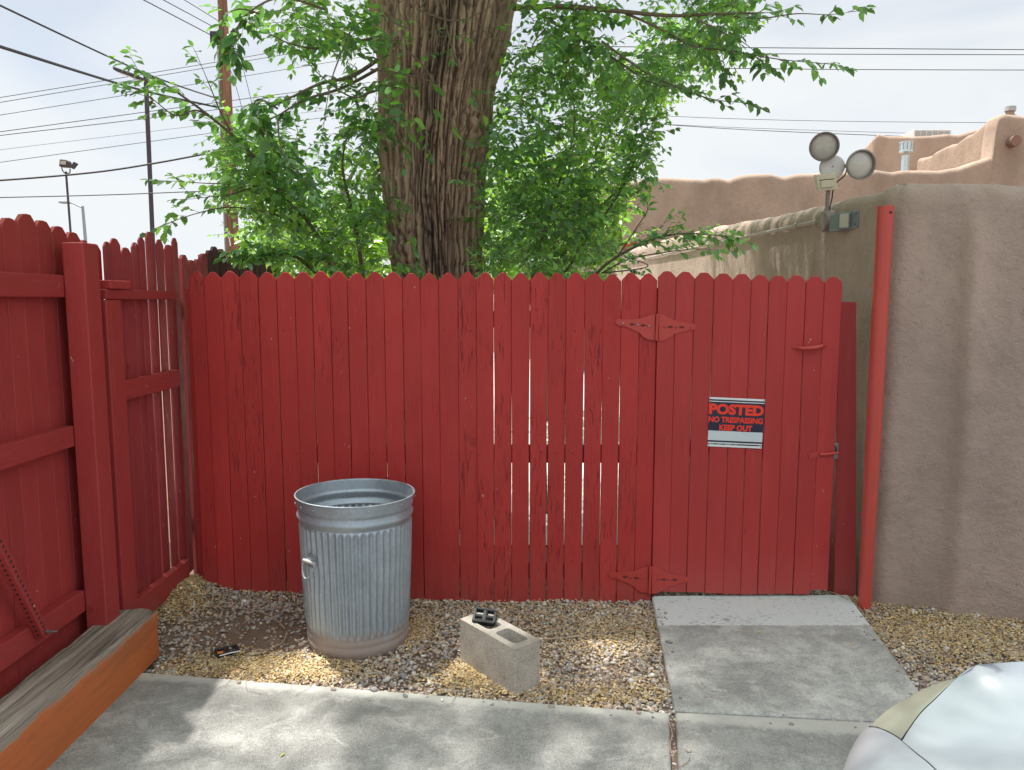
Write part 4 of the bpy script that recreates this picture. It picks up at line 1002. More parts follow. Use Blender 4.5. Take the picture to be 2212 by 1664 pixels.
m = MB(); m.prism([(X_ - .014, fc0 - .05, zb_ - .004), (X_ - .014, fc0 + .13, zb_ - .004), (X_ - .070, fc0 + .11, zb_ - .004), (X_ - .062, fc0 - .005, zb_ - .004)], (0, 0, zt_ - zb_ + .004)); bx_ = recalc(m.build('housing', M_fixt, fx_, .006))
pa_ = Vector((X_ - .020, fc0 - .0465, 0)); pb_ = Vector((X_ - .058, fc0 - .009, 0)); nn_ = Vector((pb_.y - pa_.y, -(pb_.x - pa_.x), 0)).normalized()
if nn_.y > 0: nn_ = -nn_
m = MB(); m.prism([pa_ + nn_ * .003 + Vector((0, 0, zb_ + .008)), pb_ + nn_ * .003 + Vector((0, 0, zb_ + .008)), pb_ + nn_ * .003 + Vector((0, 0, zt_ - .010)), pa_ + nn_ * .003 + Vector((0, 0, zt_ - .010))], nn_ * .006); recalc(m.build('lens', M_lensy, bx_, .003))

# ---- far adobe building
ab = thing('adobe_building', (8, 18, 0), 'tan adobe building with wavy rounded parapets behind the stucco wall', 'building')
YA = 18.0
fp = [(1180, 398), (1260, 398), (1327, 396.6), (1357, 394.4), (1390, 385), (1426.7, 382.7), (1470, 384), (1522, 388), (1540, 384), (1552.4, 383.6), (1574, 388), (1600, 379), (1621.7, 375), (1665, 374), (1695.4, 381.4), (1715, 376), (1730, 374), (1773.4, 371.9),
      (1850, 368), (1894.7, 365), (1929.4, 370.6), (1950, 367), (1977, 367), (2033, 368), (2076.7, 359.8), (2110, 348), (2140, 338.5), (2149, 336), (2151, 262), (2160, 249), (2172, 245), (2190, 247), (2212, 249), (2400, 246), (2700, 250)]
path = [tuple(atY(u, v, YA)) for (u, v) in fp]
adobe('facade', path, .5, .14, M_adobe, ab, zb=0, ds=.05, nzv=60, amp=.05, nsc=.7, seed=14, lipn=.03)
XT = atY(2149, 300, YA).x + .14
sw = [(1981.5, 342.3), (1995.5, 340), (2009.5, 335), (2017, 328), (2035, 318), (2049.5, 312), (2063.5, 309.5), (2075, 300), (2085.5, 292), (2097.5, 288.5), (2109.5, 278), (2125.5, 264), (2135.5, 257), (2148, 249)]
path = [tuple(atX(u, v, XT)) for (u, v) in sw]
path.append((XT, YA + .12, path[-1][2] - .03))
adobe('side_parapet', path, .45, .12, M_adobe, ab, zb=2, ds=.04, nzv=30, amp=.03, nsc=.7, seed=24, lipn=.02)
YB = 25.0
bp = [(1889, 293), (1897, 287), (1919, 292), (1969, 294), (2010, 292), (2049, 288), (2069, 290), (2090, 285), (2107, 280), (2140, 276), (2300, 276)]
path = [tuple(atY(u, v, YB)) for (u, v) in bp]
XB = path[0][0]
back = [(XB, YB + 1.6, atX(1835, 335, XB).z), (XB, YB + 1.0, atX(1857, 324, XB).z), (XB, YB + .5, atX(1873, 309, XB).z), (XB, YB + .1, path[0][2] - .02)]
adobe('rear_block', back + path[1:], .5, .15, M_adobe, ab, zb=2, ds=.05, nzv=30, amp=.04, nsc=.7, seed=34, lipn=.02)
# roofs so nothing is open from the side
MB().box((atY(1200, 400, YA).x, YA + .3, 3.7), (26, 32, 3.8)).build('roof', M_adobe, ab)
# viga end
vc = atY(2196, 304, YA - .2); m = MB(); m.tube([vc, vc + Vector((0, .5, 0))], [.125, .13], 18); m.build('viga_end', plain('weathered viga', (.22, .13, .09), .9, 0, .4, 14, .8), ab, smooth=True)
# window with red frame
wz1 = atY(1372, 524, YA - .05).z; wx0 = atY(1350, 524, YA).x; wx1 = atY(1399, 524, YA).x
wf = MB()
wf.box((wx0, YA - .09, wz1 - .10), (wx1, YA + .02, wz1)); wf.box((wx0, YA - .085, wz1 - 1.3), (wx0 + .08, YA + .02, wz1 - .101)); wf.box((wx1 - .08, YA - .085, wz1 - 1.3), (wx1, YA + .02, wz1 - .101)); wf.box((wx0, YA - .09, wz1 - 1.38), (wx1, YA + .02, wz1 - 1.301))
wfo = wf.build('window', M_hinge, ab); MB().box((wx0 + .08, YA - .07, wz1 - 1.3), (wx1 - .08, YA - .04, wz1 - .1)).build('pane', M_white, wfo)
# flue, vent and rooftop unit
fu = thing('flue_pipe', atY(1957, 380, 20), 'shiny galvanised flue pipe with a wide slotted cap on the adobe roof', 'flue')
fb = atY(1955, 385, 20); ft = atY(1956.5, 336, 20); fk = atY(1957, 331, 20); ftt = atY(1958, 307, 20)
MB().tube([fb - Vector((0, 0, .5)), ft], .095, 24).build('pipe', M_flue, fu, smooth=True)
MB().lathe([(.10, 0), (.165, .02), (.165, .045), (.155, .05), (.155, ftt.z - fk.z - .03), (.168, ftt.z - fk.z - .02), (.168, ftt.z - fk.z), (0, ftt.z - fk.z + .03)], Matrix.Translation(fk), 28).build('cap', M_flue, fu, smooth=True)
for k in range(10):
    a = 2 * math.pi * k / 10; d = Vector((math.cos(a), math.sin(a), 0)); m = MB(); c_ = fk + d * .156 + Vector((0, 0, .17)); t_ = Vector((-d.y, d.x, 0))
    m.prism([c_ - t_ * .012 - Vector((0, 0, .10)), c_ + t_ * .012 - Vector((0, 0, .10)), c_ + t_ * .012 + Vector((0, 0, .09)), c_ - t_ * .012 + Vector((0, 0, .09))], d * .003); recalc(m.build('slot', M_gpole, fu))
vp = thing('vent_pipe', atY(2183, 250, 20), 'short painted vent pipe with grey cap on the highest parapet', 'vent')
v0 = atY(2181, 258, 20); v1 = atY(2182, 241, 20); v2 = atY(2183, 231, 20)
MB().tube([v0, v1], .10, 20).build('pipe', M_adobe, vp, smooth=True); MB().tube([v1, v2], .13, 20).build('cap', plain('vent cap', (.42, .42, .42), .5, .3), vp, smooth=True)
ac = thing('rooftop_unit', atY(2015, 300, 30), 'beige boxy cooling unit with louvred panels on the far roof', 'cooler')
p0_ = atY(1974, 300, 30); p1_ = atY(2055, 280, 30); 
MB().box((p0_.x, 30, 4.5), (p1_.x, 31.4, p1_.z)).build('cabinet', M_acu, ac, .02)
for k in range(6):
    xa = p0_.x + .06 + k * (p1_.x - p0_.x - .08) / 6; m = MB(); ww = (p1_.x - p0_.x) / 6 - .07
    MB().box((xa, 29.985, p1_.z - .5), (xa + ww, 29.998, p1_.z - .07)).build('louvre', plain('louvre', (.36, .35, .33), .7), ac)

# ================================================================== POLES AND WIRES
up = thing('utility_pole', (atY(500, 540, 14).x, 14, 0), 'brown wooden utility pole with painted number 4811', 'utility pole')
ub = atY(501.5, 496, 14); ut = atY(484, 88, 14); dd = (ut - ub); k = dd.z
pb0 = ub - dd * (ub.z / k); pt0 = ut + dd * ((8.6 - ut.z) / k)
MB().tube([pb0, ub, ut, pt0], [.125, .113, .086, .075], 24).build('pole', M_upole, up, smooth=True)
MB().tube([pb0 + Vector((-.135, -.03, 0)), ub + Vector((-.12, -.03, 0)), ut + Vector((-.10, -.03, -.1))], .022, 10).build('riser_conduit', M_gpole, up, smooth=True)
for k_, ch in enumerate('4811'):
    V, F = text_mesh(ch, .01); c_ = atY(495 + k_ * 1.2, 504 + k_ * 8, 13.90); m = MB(); h_ = .066
    m.add([(c_.x + (v[0] - .5) * .055 * (.4 if ch == '1' else 1), 13.872, c_.z + (v[1] - .5) * h_) for v in V], F); m.build('pole_number', M_white, up)
MB().box((ut.x - .2, 13.86, ut.z - .1), (ut.x - .06, 13.95, ut.z + .12)).build('cable_clamp', M_dpole, up, .01)
arm = pt0 + Vector((0, -.1, -.5)); MB().box((arm.x - 1.1, arm.y - .05, arm.z - .06), (arm.x + 1.1, arm.y + .05, arm.z + .06)).build('crossarm', M_upole, up, .01)
for k_ in (-1.0, -.5, .5, 1.0):
    MB().lathe([(.03, 0), (.05, .03), (.03, .06), (.05, .09), (.02, .13)], Matrix.Translation((arm.x + k_, arm.y, arm.z + .06)), 12).build('insulator', M_gpole, up, smooth=True)
lpz = thing('lamp_post', (atY(330, 510, 18).x, 18, 0), 'dark slim parking lamp post with one flat head left of the utility pole', 'street lamp')
a = atY(329.5, 508, 18); b = atY(314.5, 160, 18); b0_ = a + (a - b) * (a.z / (b.z - a.z))
MB().tube([b0_, b], .052, 10).build('pole', M_dpole, lpz, smooth=True)
h0 = atY(250, 149, 17.6); h1 = atY(296, 163, 17.9)
dv = (h1 - h0); nrm = Vector((0, .14, 0))
m = MB(); m.prism([h0 - nrm + Vector((0, 0, .02)), h0 + nrm + Vector((0, 0, .02)), h1 + nrm, h1 - nrm], (0, 0, -.075)); recalc(m.build('lamp_head', M_dpole, lpz, .02))
m = MB(); m.prism([h0 - nrm * .7 + dv * .08 - Vector((0, 0, .058)), h0 + nrm * .7 + dv * .08 - Vector((0, 0, .058)), h1 + nrm * .7 - dv * .2 - Vector((0, 0, .079)), h1 - nrm * .7 - dv * .2 - Vector((0, 0, .079))], (0, 0, -.006)); recalc(m.build('lamp_glass', M_lens, lpz))
MB().tube([h1 - Vector((0, 0, .03)), b - Vector((0, 0, .15))], .035, 8).build('lamp_arm', M_dpole, lpz)
tp_ = thing('floodlight_pole', (atY(152, 500, 25).x, 25, 0), 'thin pole with twin box floodlights on curved brackets at far left', 'floodlight')
a = atY(152, 496, 25); b = atY(142.5, 371, 25); b0_ = a + (a - b) * (a.z / (b.z - a.z)); MB().tube([b0_, b], .035, 10).build('pole', M_dpole, tp_, smooth=True)
def f6(x, y): return (150 + x * .1503) * .7373, (430 + y * .1503) * .7373
cur = [(205, 395), (215, 450), (245, 500), (290, 520), (340, 520), (365, 500), (368, 430)]
MB().tube([Vector(q) for q in catmull([atY(*f6(*c_), 25) for c_ in cur], 4)], .018, 8).build('bracket', M_dpole, tp_, smooth=True)
def boxlamp(cor, th, mat):
    m = MB(); m.prism([atY(*f6(*c_), 24.9) for c_ in cor], (0, th, 0)); return recalc(m.build('lamp_head', mat, tp_, .01))
l1_ = boxlamp([(150, 385), (165, 245), (285, 258), (318, 290), (300, 395)], .25, M_dpole); m = MB(); m.prism([atY(*f6(*c_), 24.88) for c_ in ((172, 345), (180, 272), (288, 278), (284, 352))], (0, .012, 0)); recalc(m.build('lens', M_lensy, l1_))
boxlamp([(365, 395), (435, 290), (497, 328), (412, 435)], .12, M_dpole)
sl = thing('street_lamp', (atY(183, 500, 40).x, 40, 0), 'far pale cobra-head street lamp just above the left fence', 'street lamp')
a = atY(*f6(655, 1664), 40); b = atY(*f6(612, 1160), 40); b0_ = a + (a - b) * (a.z / (b.z - a.z)); MB().tube([b0_, b], [.12, .07], 10).build('pole', M_gpole, sl, smooth=True)
MB().tube([Vector(q) for q in catmull([atY(*f6(*c_), 40) for c_ in ((605, 1190), (520, 1155), (440, 1115), (370, 1090), (300, 1083))], 4)], .035, 8).build('arm', M_gpole, sl, smooth=True)
c_ = atY(*f6(262, 1085), 40); MB().box((c_.x - .22, 39.8, c_.z - .06), (c_.x + .28, 40.2, c_.z + .04)).build('lamp_head', M_gpole, sl, .03)
bs_ = thing('billboard', atY(462, 556, 45), 'far grey rectangular sign frame above the left pickets', 'sign')
a = atY(427, 550.5, 45); b = atY(470, 566, 45); MB().box((a.x, 45, b.z - .6), (b.x, 45.1, a.z)).build('frame', M_dpole, bs_, .01)
MB().box((a.x + .06, 44.95, b.z - .5), (b.x - .06, 44.99, a.z - .06)).build('panel', plain('sign panel', (.40, .46, .50), .5), bs_)
for xx_ in (a.x + .2, b.x - .2): MB().box((xx_ - .05, 45.11, 0), (xx_ + .05, 45.2, b.z - .3)).build('leg', M_dpole, bs_)

def wire(pl, Y, r, label, sag=0, gr='overhead cables'):
    if not isinstance(Y, (list, tuple)): Y = [Y] * len(pl)
    P = [atY(u, v, yy) for (u, v), yy in zip(pl, Y)]
    Q = []
    if len(P) == 2:
        for k in range(17): t = k / 16; q = P[0].lerp(P[1], t); q.z -= 4 * sag * t * (1 - t); Q.append(q)
    else: Q = [Vector(q) for q in catmull(P, 8)]
    tag(MB().tube(Q, r, 6).build('overhead_cable', M_cable, None, smooth=True), label, 'cable', gr)
wire([(-120, -45), (308, 156), (475, 215)], [9, 13.5, 14], .014, 'cable from the top left corner past the dark lamp head to the utility pole')
wire([(-120, 60), (0, 101), (298, 193), (470, 232)], [7, 8, 12, 14], .019, 'thickest black cable, sloping from the left edge to the lamp post', 0)
wire([(180, -68), (463, 80)], [10, 14], .008, 'upper left service cable reaching the clamp on the utility pole')
wire([(230, -66), (464, 60)], [10, 14], .007, 'service cable just above the clamp on the utility pole')
wire([(300, -60), (455, 35), (480, 52)], [10, 13.5, 14], .006, 'highest short cable meeting the top of the visible utility pole')
hz = [([(-200, 242), (0, 211), (475, 133), (760, 82)], 24, .010, 'topmost of the long thin wires rising to the right behind the utility pole'),
      ([(-200, 254), (0, 221.6), (620, 117), (800, 85)], 24, .010, 'second of the long thin wires, just under the topmost'),
      ([(-200, 280), (0, 249), (581, 156), (800, 120)], 24, .009, 'third long thin wire from the top, passing behind the lamp post'),
      ([(-200, 311), (0, 285), (390, 232), (800, 178)], 23, .011, 'upper wire of the close pair in the middle of the left sky'),
      ([(-200, 318), (0, 293), (383, 248), (800, 192)], 23, .011, 'lower wire of the close pair in the middle of the left sky'),
      ([(-200, 350), (0, 324), (418, 273), (800, 226)], 30, .007, 'faintest wire on the left, below the close pair'),
      ([(-200, 379), (0, 351), (425, 292), (800, 240)], 24, .009, 'thin wire passing just above the twin box floodlights'),
      ([(-160, 398), (0, 390), (200, 373), (340, 352), (482, 325)], 15, .018, 'sagging twisted cable crossing the twin floodlight pole to the utility pole'),
      ([(-200, 431), (0, 427), (240, 421), (490, 411)], 15, .010, 'nearly level lowest wire on the left meeting the utility pole')]
for pl, Y, r, lb_ in hz: wire(pl, Y, r, lb_)
wire([(1150, 100), (1585, 103), (2400, 109)], 26, .013, 'uppermost of the three level wires in the right sky')
wire([(1150, 112), (1740, 117), (2400, 119)], 26, .012, 'middle of the three level wires in the right sky')
wire([(1150, 143), (1770, 150), (2400, 152)], 26, .012, 'lowest of the three level wires in the right sky')
wire([(1200, 234), (1440, 251), (1800, 262), (2400, 267)], 34, .010, 'single faint wire above the adobe roof on the right')
wire([(1200, 252), (1375, 265), (1620, 281), (1950, 295)], 30, .012, 'darker wire dipping down to the rear adobe block')
wire([(1420, 268), (1620, 277), (1960, 288)], 32, .008, 'faint upper wire dipping down to the rear adobe block')
wire([(505, 70), (528, 158), (560, 290)], 15, .006, 'guy wire slanting down right from the utility pole')
wire([(488, 125), (510, 188), (540, 300)], 15, .006, 'thinner guy wire hugging the right side of the utility pole')

# ================================================================== CAR
M_seam = plain('panel gap', (.09, .095, .10), .7)
car = thing('car', (2.6, .85, 0), 'pale silver-white car nose with hazy cream headlight at the bottom right', 'car')
def az(u, v, z): return tuple(atZ(u, v, z))
def loft(name, curves, mat, parent, nu=40, nv=10, flip=False, close=False, relax=0):
    R_ = []
    for c in curves:
        q = catmull(c, 8); d = np.concatenate([[0], np.cumsum(np.linalg.norm(np.diff(q, axis=0), axis=1))]); t = np.linspace(0, d[-1], nu)
        R_.append(np.stack([np.interp(t, d, q[:, k]) for k in range(3)], -1))
    R_ = np.array(R_); cols = np.array([catmull(R_[:, j], nv) for j in range(nu)])
    for _ in range(relax):
        q = cols.copy(); q[1:-1, 1:-1] = (cols[:-2, 1:-1] + cols[2:, 1:-1] + cols[1:-1, :-2] + cols[1:-1, 2:]) / 4; cols = q
    m_, n_ = cols.shape[0], cols.shape[1]; i = np.arange(m_ - 1)[:, None] * n_ + np.arange(n_ - 1)[None]
    F = np.stack([i, i + 1, i + n_ + 1, i + n_], -1).reshape(-1, 4)
    if flip: F = F[:, ::-1].copy()
    return mesh_np(name, cols.reshape(-1, 3), F, mat, parent, True)
YC = .86
def mir(c): return [(x, 2 * YC - y, z) for x, y, z in c]
A_ = az(1949, 1601, .700)
inner = [A_, az(1965, 1575, .708), az(1990.5, 1540, .725), az(2027, 1505, .750), az(2067, 1464, .775)]
ridge = inner + [az(2081, 1454, .783), az(2095, 1442, .795), az(2109, 1437, .805), az(2145, 1433.5, .820), az(2212, 1429, .838), (1.75, 1.60, .885), (2.25, 1.56, .93)]
def hoodc(f, start, zc):
    r = catmull(ridge, 8)[::6]; out_ = []
    n = len(r)
    for k, p in enumerate(r):
        t = k / (n - 1); y = p[1] + (YC - p[1]) * f; x = start[0] + (2.30 - .12 * (1 - f) - start[0]) * t
        z = start[2] + (.99 - start[2]) * (1 - (1 - t) ** 1.8) * 1.0 if f == 1 else None
        zz = (p[2] * (1 - f) + f * (start[2] + (.985 - start[2]) * (1 - (1 - t) ** 1.9))) + .035 * math.sin(f * math.pi * .5) * (1 - t) * t * 2
        y = start[1] * (1 - t) ** 3 + y * (1 - (1 - t) ** 3)
        out_.append((x, y, zz))
    out_[0] = start; return out_
s1 = az(1980.5, 1626.5, .712); s2 = az(2024.5, 1664, .724); s3 = (.835, 1.2, .738); s4 = (.80, YC, .745)
hc = [ridge, hoodc(.12, s1, 0), hoodc(.25, s2, 0), hoodc(.6, s3, 0), hoodc(1, s4, 0)]
full = hc + [mir(c) for c in reversed(hc[:-1])]
loft('hood', full, M_car, car, 60, 8, relax=60)
outer = [az(1880, 1567.5, .660), az(1916.4, 1535, .683), az(1971, 1501, .715), az(2017, 1479.5, .748), az(2067, 1464, .7755)]
mid1 = [az(1903, 1573, .678), az(1935, 1544, .697), az(1979, 1512, .722), az(2022, 1487, .750), az(2067, 1464, .7755)]
mid2 = [az(1926, 1583, .690), az(1955, 1553, .706), az(1986, 1524, .728), az(2025, 1496, .752), az(2067, 1464, .7755)]
inn2 = [az(1946.5, 1596.5, .699)] + [az(1962.5, 1574, .708), az(1988.5, 1539, .725), az(2025.5, 1503.5, .750), az(2066.5, 1464, .775)]
hl_c = [outer, mid1, mid2, inn2]
loft('headlight', hl_c, M_head, car, 30, 6); loft('headlight', [mir(c) for c in hl_c], M_head, car, 30, 6, True)
# dark seams
for f_ in (lambda c: c, mir):
    MB().tube([Vector(p) - Vector((0, 0, .0035)) for p in f_(inner)], .0022, 6).build('headlight_seam', M_seam, car)
    MB().tube([Vector(p) - Vector((0, 0, .003)) for p in f_([az(1880, 1569, .659), az(1898, 1571.5, .674), az(1926, 1584, .689), az(1948, 1599, .698)])], .0042, 6).build('headlight_seam', M_seam, car)
MB().tube([Vector(p) - Vector((0, 0, .0035)) for p in catmull([A_, s1, s2, s3, s4] + [mir([q])[0] for q in (s3, s2, s1, A_)], 6)], .0028, 6).build('hood_seam', M_seam, car)
def bc2(S, Fp, dx=-.012): 
    S = np.array(S); Fp = np.array(Fp); mid = S * .5 + Fp * .5; mid[2] = max(S[2], Fp[2]) * .5 + mid[2] * .5 + .008
    q = [tuple(S), tuple(mid), tuple(Fp), (Fp[0] + dx, Fp[1] + .004, Fp[2] - .07), (Fp[0] + dx * .6, Fp[1], .40), (Fp[0] + .02, Fp[1] - .002, .24), (Fp[0] + .12, Fp[1] - .01, .17)]
    return q
bl = [[az(1881, 1570, .659), az(1876, 1569.5, .652), az(1873, 1572, .635)] + [(lambda p: (p[0] + .02, p[1] + .012, z_))(az(1873, 1572, .635)) for z_ in (.56, .40, .24, .17)],
      bc2(az(1899, 1573, .674), az(1852, 1584, .635)), bc2(az(1926, 1585.5, .689), az(1838, 1611, .640)), bc2(az(1948, 1601.5, .699), az(1827, 1642, .648)),
      bc2(az(1979, 1628.5, .711), az(1819, 1664, .652)), bc2((s2[0] - .004, s2[1], s2[2]), (.675, 1.40, .655)), bc2((s3[0] - .004, s3[1], s3[2]), (.62, 1.15, .655)), bc2((s4[0] - .004, s4[1], s4[2]), (.595, YC, .655))]
loft('bumper', bl + [mir(c) for c in reversed(bl[:-1])], M_car, car, 50, 6, True, relax=12)
# fender / body sides
def side(f_, flip):
    top_ = [outer[0]] + outer[1:4] + ridge[4:] + [(3.2, 1.62, .96), (4.6, 1.60, .98), (5.2, 1.5, .95)]
    q = catmull(top_, 5)
    c0 = [tuple(p) for p in q]; c1_ = [(x, y + .035, z - .05) for x, y, z in c0]; c2_ = [(x, y + .055, z - .16) for x, y, z in c0]; c3_ = [(x + .02, y + .05, .35) for x, y, z in c0]; c4_ = [(x + .05, y + .01, .20) for x, y, z in c0]
    loft('body_side', [f_(c) for c in (c0, c1_, c2_, c3_, c4_)], M_car, car, 90, 5, flip)
side(lambda c: c, True); side(mir, False)
cabin = []
for (x_, hw_, z_) in ((2.25, .66, .96), (2.75, .60, 1.30), (3.1, .56, 1.42), (3.7, .56, 1.44), (4.3, .58, 1.30), (4.75, .62, .98)):
    cabin.append([(x_, YC + hw_ * .99, min(.97, z_)), (x_, YC + hw_ * 1.0, z_ * .85 + .14 if z_ > 1 else z_), (x_, YC + hw_ * .8, z_), (x_, YC, z_ + .02), (x_, YC - hw_ * .8, z_), (x_, YC - hw_ * 1.0, z_ * .85 + .14 if z_ > 1 else z_), (x_, YC - hw_ * .99, min(.97, z_))])
loft('windscreen', cabin[:3], M_glass, car, 40, 8, False); loft('roof', cabin[2:5], M_car, car, 40, 8, False); loft('rear_window', cabin[4:], M_glass, car, 40, 8, False)
MB().box((4.55, YC - .74, .5), (5.25, YC + .74, .98)).build('boot', M_car, car, .06); MB().box((1.3, YC - .7, .2), (5.1, YC + .7, .6)).build('floorpan', M_dark, car)
for wx_ in (1.45, 4.25):
    for sgn in (1, -1):
        cw = Vector((wx_, YC + sgn * .80, .31)); M_ = frame(cw, (0, sgn, 0)); wo = MB().lathe([(.20, -.20), (.30, -.19), (.315, -.15), (.315, -.04), (.30, .0), (.20, -.005)], M_, 32).build('wheel', M_tyre, car, smooth=True)
        MB().lathe([(.0, -.02), (.05, -.01), (.19, -.03), (.20, -.01)], M_, 24).build('rim', M_rimw, wo, smooth=True)
fleaf = atZ(2175, 1605, .0)

# ================================================================== TREE
TY = 5.75
tree = thing('elm_tree', (atY(940, 600, TY).x, TY, 0), 'big old tree with thick furrowed trunk rising behind the red fence', 'tree')
tv = [-330, -200, -90, 0, 60, 110, 160, 200, 250, 300, 350, 400, 450, 500, 550, 600, 700, 900, 1130]
tl_ = [720, 745, 775, 800, 808, 815, 820, 821, 822, 822, 824, 829, 835, 843, 849, 853, 858, 850, 820]
tr_ = [1235, 1190, 1150, 1118, 1106, 1094, 1080, 1068, 1062, 1056, 1050, 1045, 1041, 1038, 1038, 1040, 1045, 1055, 1085]
def trunk():
    zz = np.array([atY(940, v, TY).z for v in tv])[::-1]
    xc = np.array([(atY(a, v, TY).x + atY(b, v, TY).x) / 2 for a, b, v in zip(tl_, tr_, tv)])[::-1]; rr = np.array([(atY(b, v, TY).x - atY(a, v, TY).x) / 2 for a, b, v in zip(tl_, tr_, tv)])[::-1]
    nth, nz_ = 560, 620; z = np.linspace(max(-.2, zz[0]), zz[-1], nz_); th = np.linspace(0, 2 * np.pi, nth, endpoint=False)
    Z, T = np.meshgrid(z, th, indexing='ij'); C = np.interp(z, zz, xc)[:, None]; Rr = np.interp(z, zz, rr)[:, None] + 0 * T
    dpt = np.where(Z > 3.2, 1 - .30 * sstep(3.2, 4.6, Z), 1)
    cx, cy = np.cos(T), np.sin(T)
    rad_ = Rr * (1 + .05 * np.sin(3 * T + Z * .9 + 1) + .035 * np.sin(5 * T - Z * 1.6))
    # fork valley on the camera side, rising from z ~2.8
    val = np.exp(-((T - (1.5 * np.pi + .10 + .05 * (Z - 3))) / .16) ** 2) * sstep(2.7, 4.0, Z); rad_ -= val * .05
    # bark: interlacing ridges
    P = np.stack([cx * 2.2, cy * 2.2, Z * .55], -1); warp = (fbm(P * 1.7, 41, 4) - .5) * 3.4
    # twist lower down
    ph = T * 21 + warp * 1.9 + (Z - 1.5) * 1.2 * sstep(2.5, 1.6, Z)
    n1 = fbm(np.stack([cx * 7, cy * 7, Z * 1.3], -1), 51, 3)
    r1 = 1 - np.abs(np.sin(ph + n1 * 2.5)); r2 = 1 - np.abs(np.sin(ph * 1.63 + 1.3 + warp * 1.2 - n1 * 3))
    fur = np.maximum(r1 ** 4, r2 ** 5 * .8)
    blockn = fbm(np.stack([cx * 16, cy * 16, Z * 4], -1), 61, 4)
    xc_ = fbm(np.stack([cx * 20, cy * 20, Z * 4.5], -1), 55, 3); cross = np.clip(1 - np.abs(xc_ - .44) * 20, 0, 1)
    fur = np.maximum(fur, cross * .55)
    h = -.075 * fur + (blockn - .5) * .048 + (fbm(np.stack([cx * 30, cy * 30, Z * 10], -1), 71, 3) - .5) * .012
    # knots / burls
    dark = fur.copy()
    for (u, v, s_, hgt) in ((985, 185, .13, .10), (935, 430, .09, .06), (900, 545, .17, .12), (1020, 290, .14, .07), (880, 470, .10, .04)):
        p = atY(u, v, TY); c0 = float(np.interp(p.z, zz, xc)); r0 = float(np.interp(p.z, zz, rr)); sa = max(-.98, min(.98, (p.x - c0) / r0)); th0 = 1.5 * math.pi + math.asin(sa)
        dist = np.sqrt(((T - th0) * r0) ** 2 + ((Z - p.z) * .8) ** 2); g_ = np.exp(-(dist / s_) ** 2); h += g_ * hgt + .014 * g_ * np.sin(dist * 110)
    rad_ = rad_ + h
    V = np.stack([C + rad_ * cx, TY + .02 + rad_ * cy * dpt, Z], -1)
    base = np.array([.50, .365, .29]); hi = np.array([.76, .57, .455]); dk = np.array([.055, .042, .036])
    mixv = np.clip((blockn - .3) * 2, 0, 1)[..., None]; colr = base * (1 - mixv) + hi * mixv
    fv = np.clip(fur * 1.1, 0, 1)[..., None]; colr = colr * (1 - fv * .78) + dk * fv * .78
    # old dark sap stain
    su = [(1.5 * math.pi + .18, 4.6), (1.5 * math.pi + .20, 3.9), (1.5 * math.pi + .12, 3.35), (1.5 * math.pi - .05, 2.95), (1.5 * math.pi - .12, 2.5), (1.5 * math.pi + .02, 2.0), (1.5 * math.pi + .3, 1.6)]
    sz = np.array([q[1] for q in su])[::-1]; st_ = np.array([q[0] for q in su])[::-1]; tc0 = np.interp(Z, sz, st_); wd_ = np.interp(Z, [1.5, 2.4, 2.9, 3.4, 3.9, 4.6], [.18, .10, .10, .16, .26, .36])
    stn = np.clip(np.exp(-((T - tc0) / wd_) ** 2) * 1.25 * (.45 + fbm(np.stack([cx * 6, cy * 6, Z * 1.5], -1), 81, 4) * 1.1), 0, 1)[..., None]
    colr = colr * (1 - .5 * stn) + np.array([.10, .09, .09]) * .5 * stn
    i = np.arange(nz_ - 1)[:, None] * nth; k = np.arange(nth)[None]; k2 = (k + 1) % nth
    F = np.stack([i + k, i + k2, i + nth + k2, i + nth + k], -1).reshape(-1, 4)
    mesh_np('trunk', V.reshape(-1, 3), F, M_bark, tree, True, colr.reshape(-1, 3))
    return V[-1]
topring = trunk()
topz = float(topring[:, 2].mean()); topx = float(topring[:, 0].mean())
class Leaves:
    def __init__(s): s.o = []; s.d = []; s.n = []; s.s = []; s.c = []
    def add(s, o, d, n, sz, c): s.o.append(o); s.d.append(d); s.n.append(n); s.s.append(sz); s.c.append(c)
    def build(s, name, parent, smooth=False, scale=1.37):
        o = np.array(s.o); d = np.array(s.d); nn = np.array(s.n); sz = np.array(s.s)[:, None, None] * scale; m = len(o)
        d /= np.linalg.norm(d, axis=1, keepdims=True); sd_ = np.cross(d, nn); sd_ /= np.linalg.norm(sd_, axis=1, keepdims=True) + 1e-9; up_ = np.cross(sd_, d)
        curl = rng.uniform(-.05, .22, m)[:, None, None]; wd = rng.uniform(.85, 1.15, m)[:, None, None]
        tpl = np.array([(0, 0, 0), (.24, .27, .07), (.64, .25, .06), (1.0, 0, -.06), (.64, -.25, .06), (.24, -.27, .07), (.45, 0, 0)])
        T = np.repeat(tpl[None], m, 0); T[..., 1:2] *= wd; T[..., 2:3] -= curl * T[..., 0:1] ** 2
        T = T * sz
        P = o[:, None] + T[..., 0:1] * d[:, None] + T[..., 1:2] * sd_[:, None] + T[..., 2:3] * up_[:, None]
        f = np.array([(0, 6, 2, 1), (6, 3, 2, 2), (0, 5, 4, 6), (6, 4, 3, 3)])
        f = np.array([(0, 6, 1), (1, 6, 2), (6, 3, 2), (0, 5, 6), (5, 4, 6), (6, 4, 3)])
        F = (f[None] + (np.arange(m) * 7)[:, None, None]).reshape(-1, 3)
        c = np.repeat(np.array(s.c), 7, 0)
        return mesh_np(name, P.reshape(-1, 3), F, M_leaf, parent, True, c)
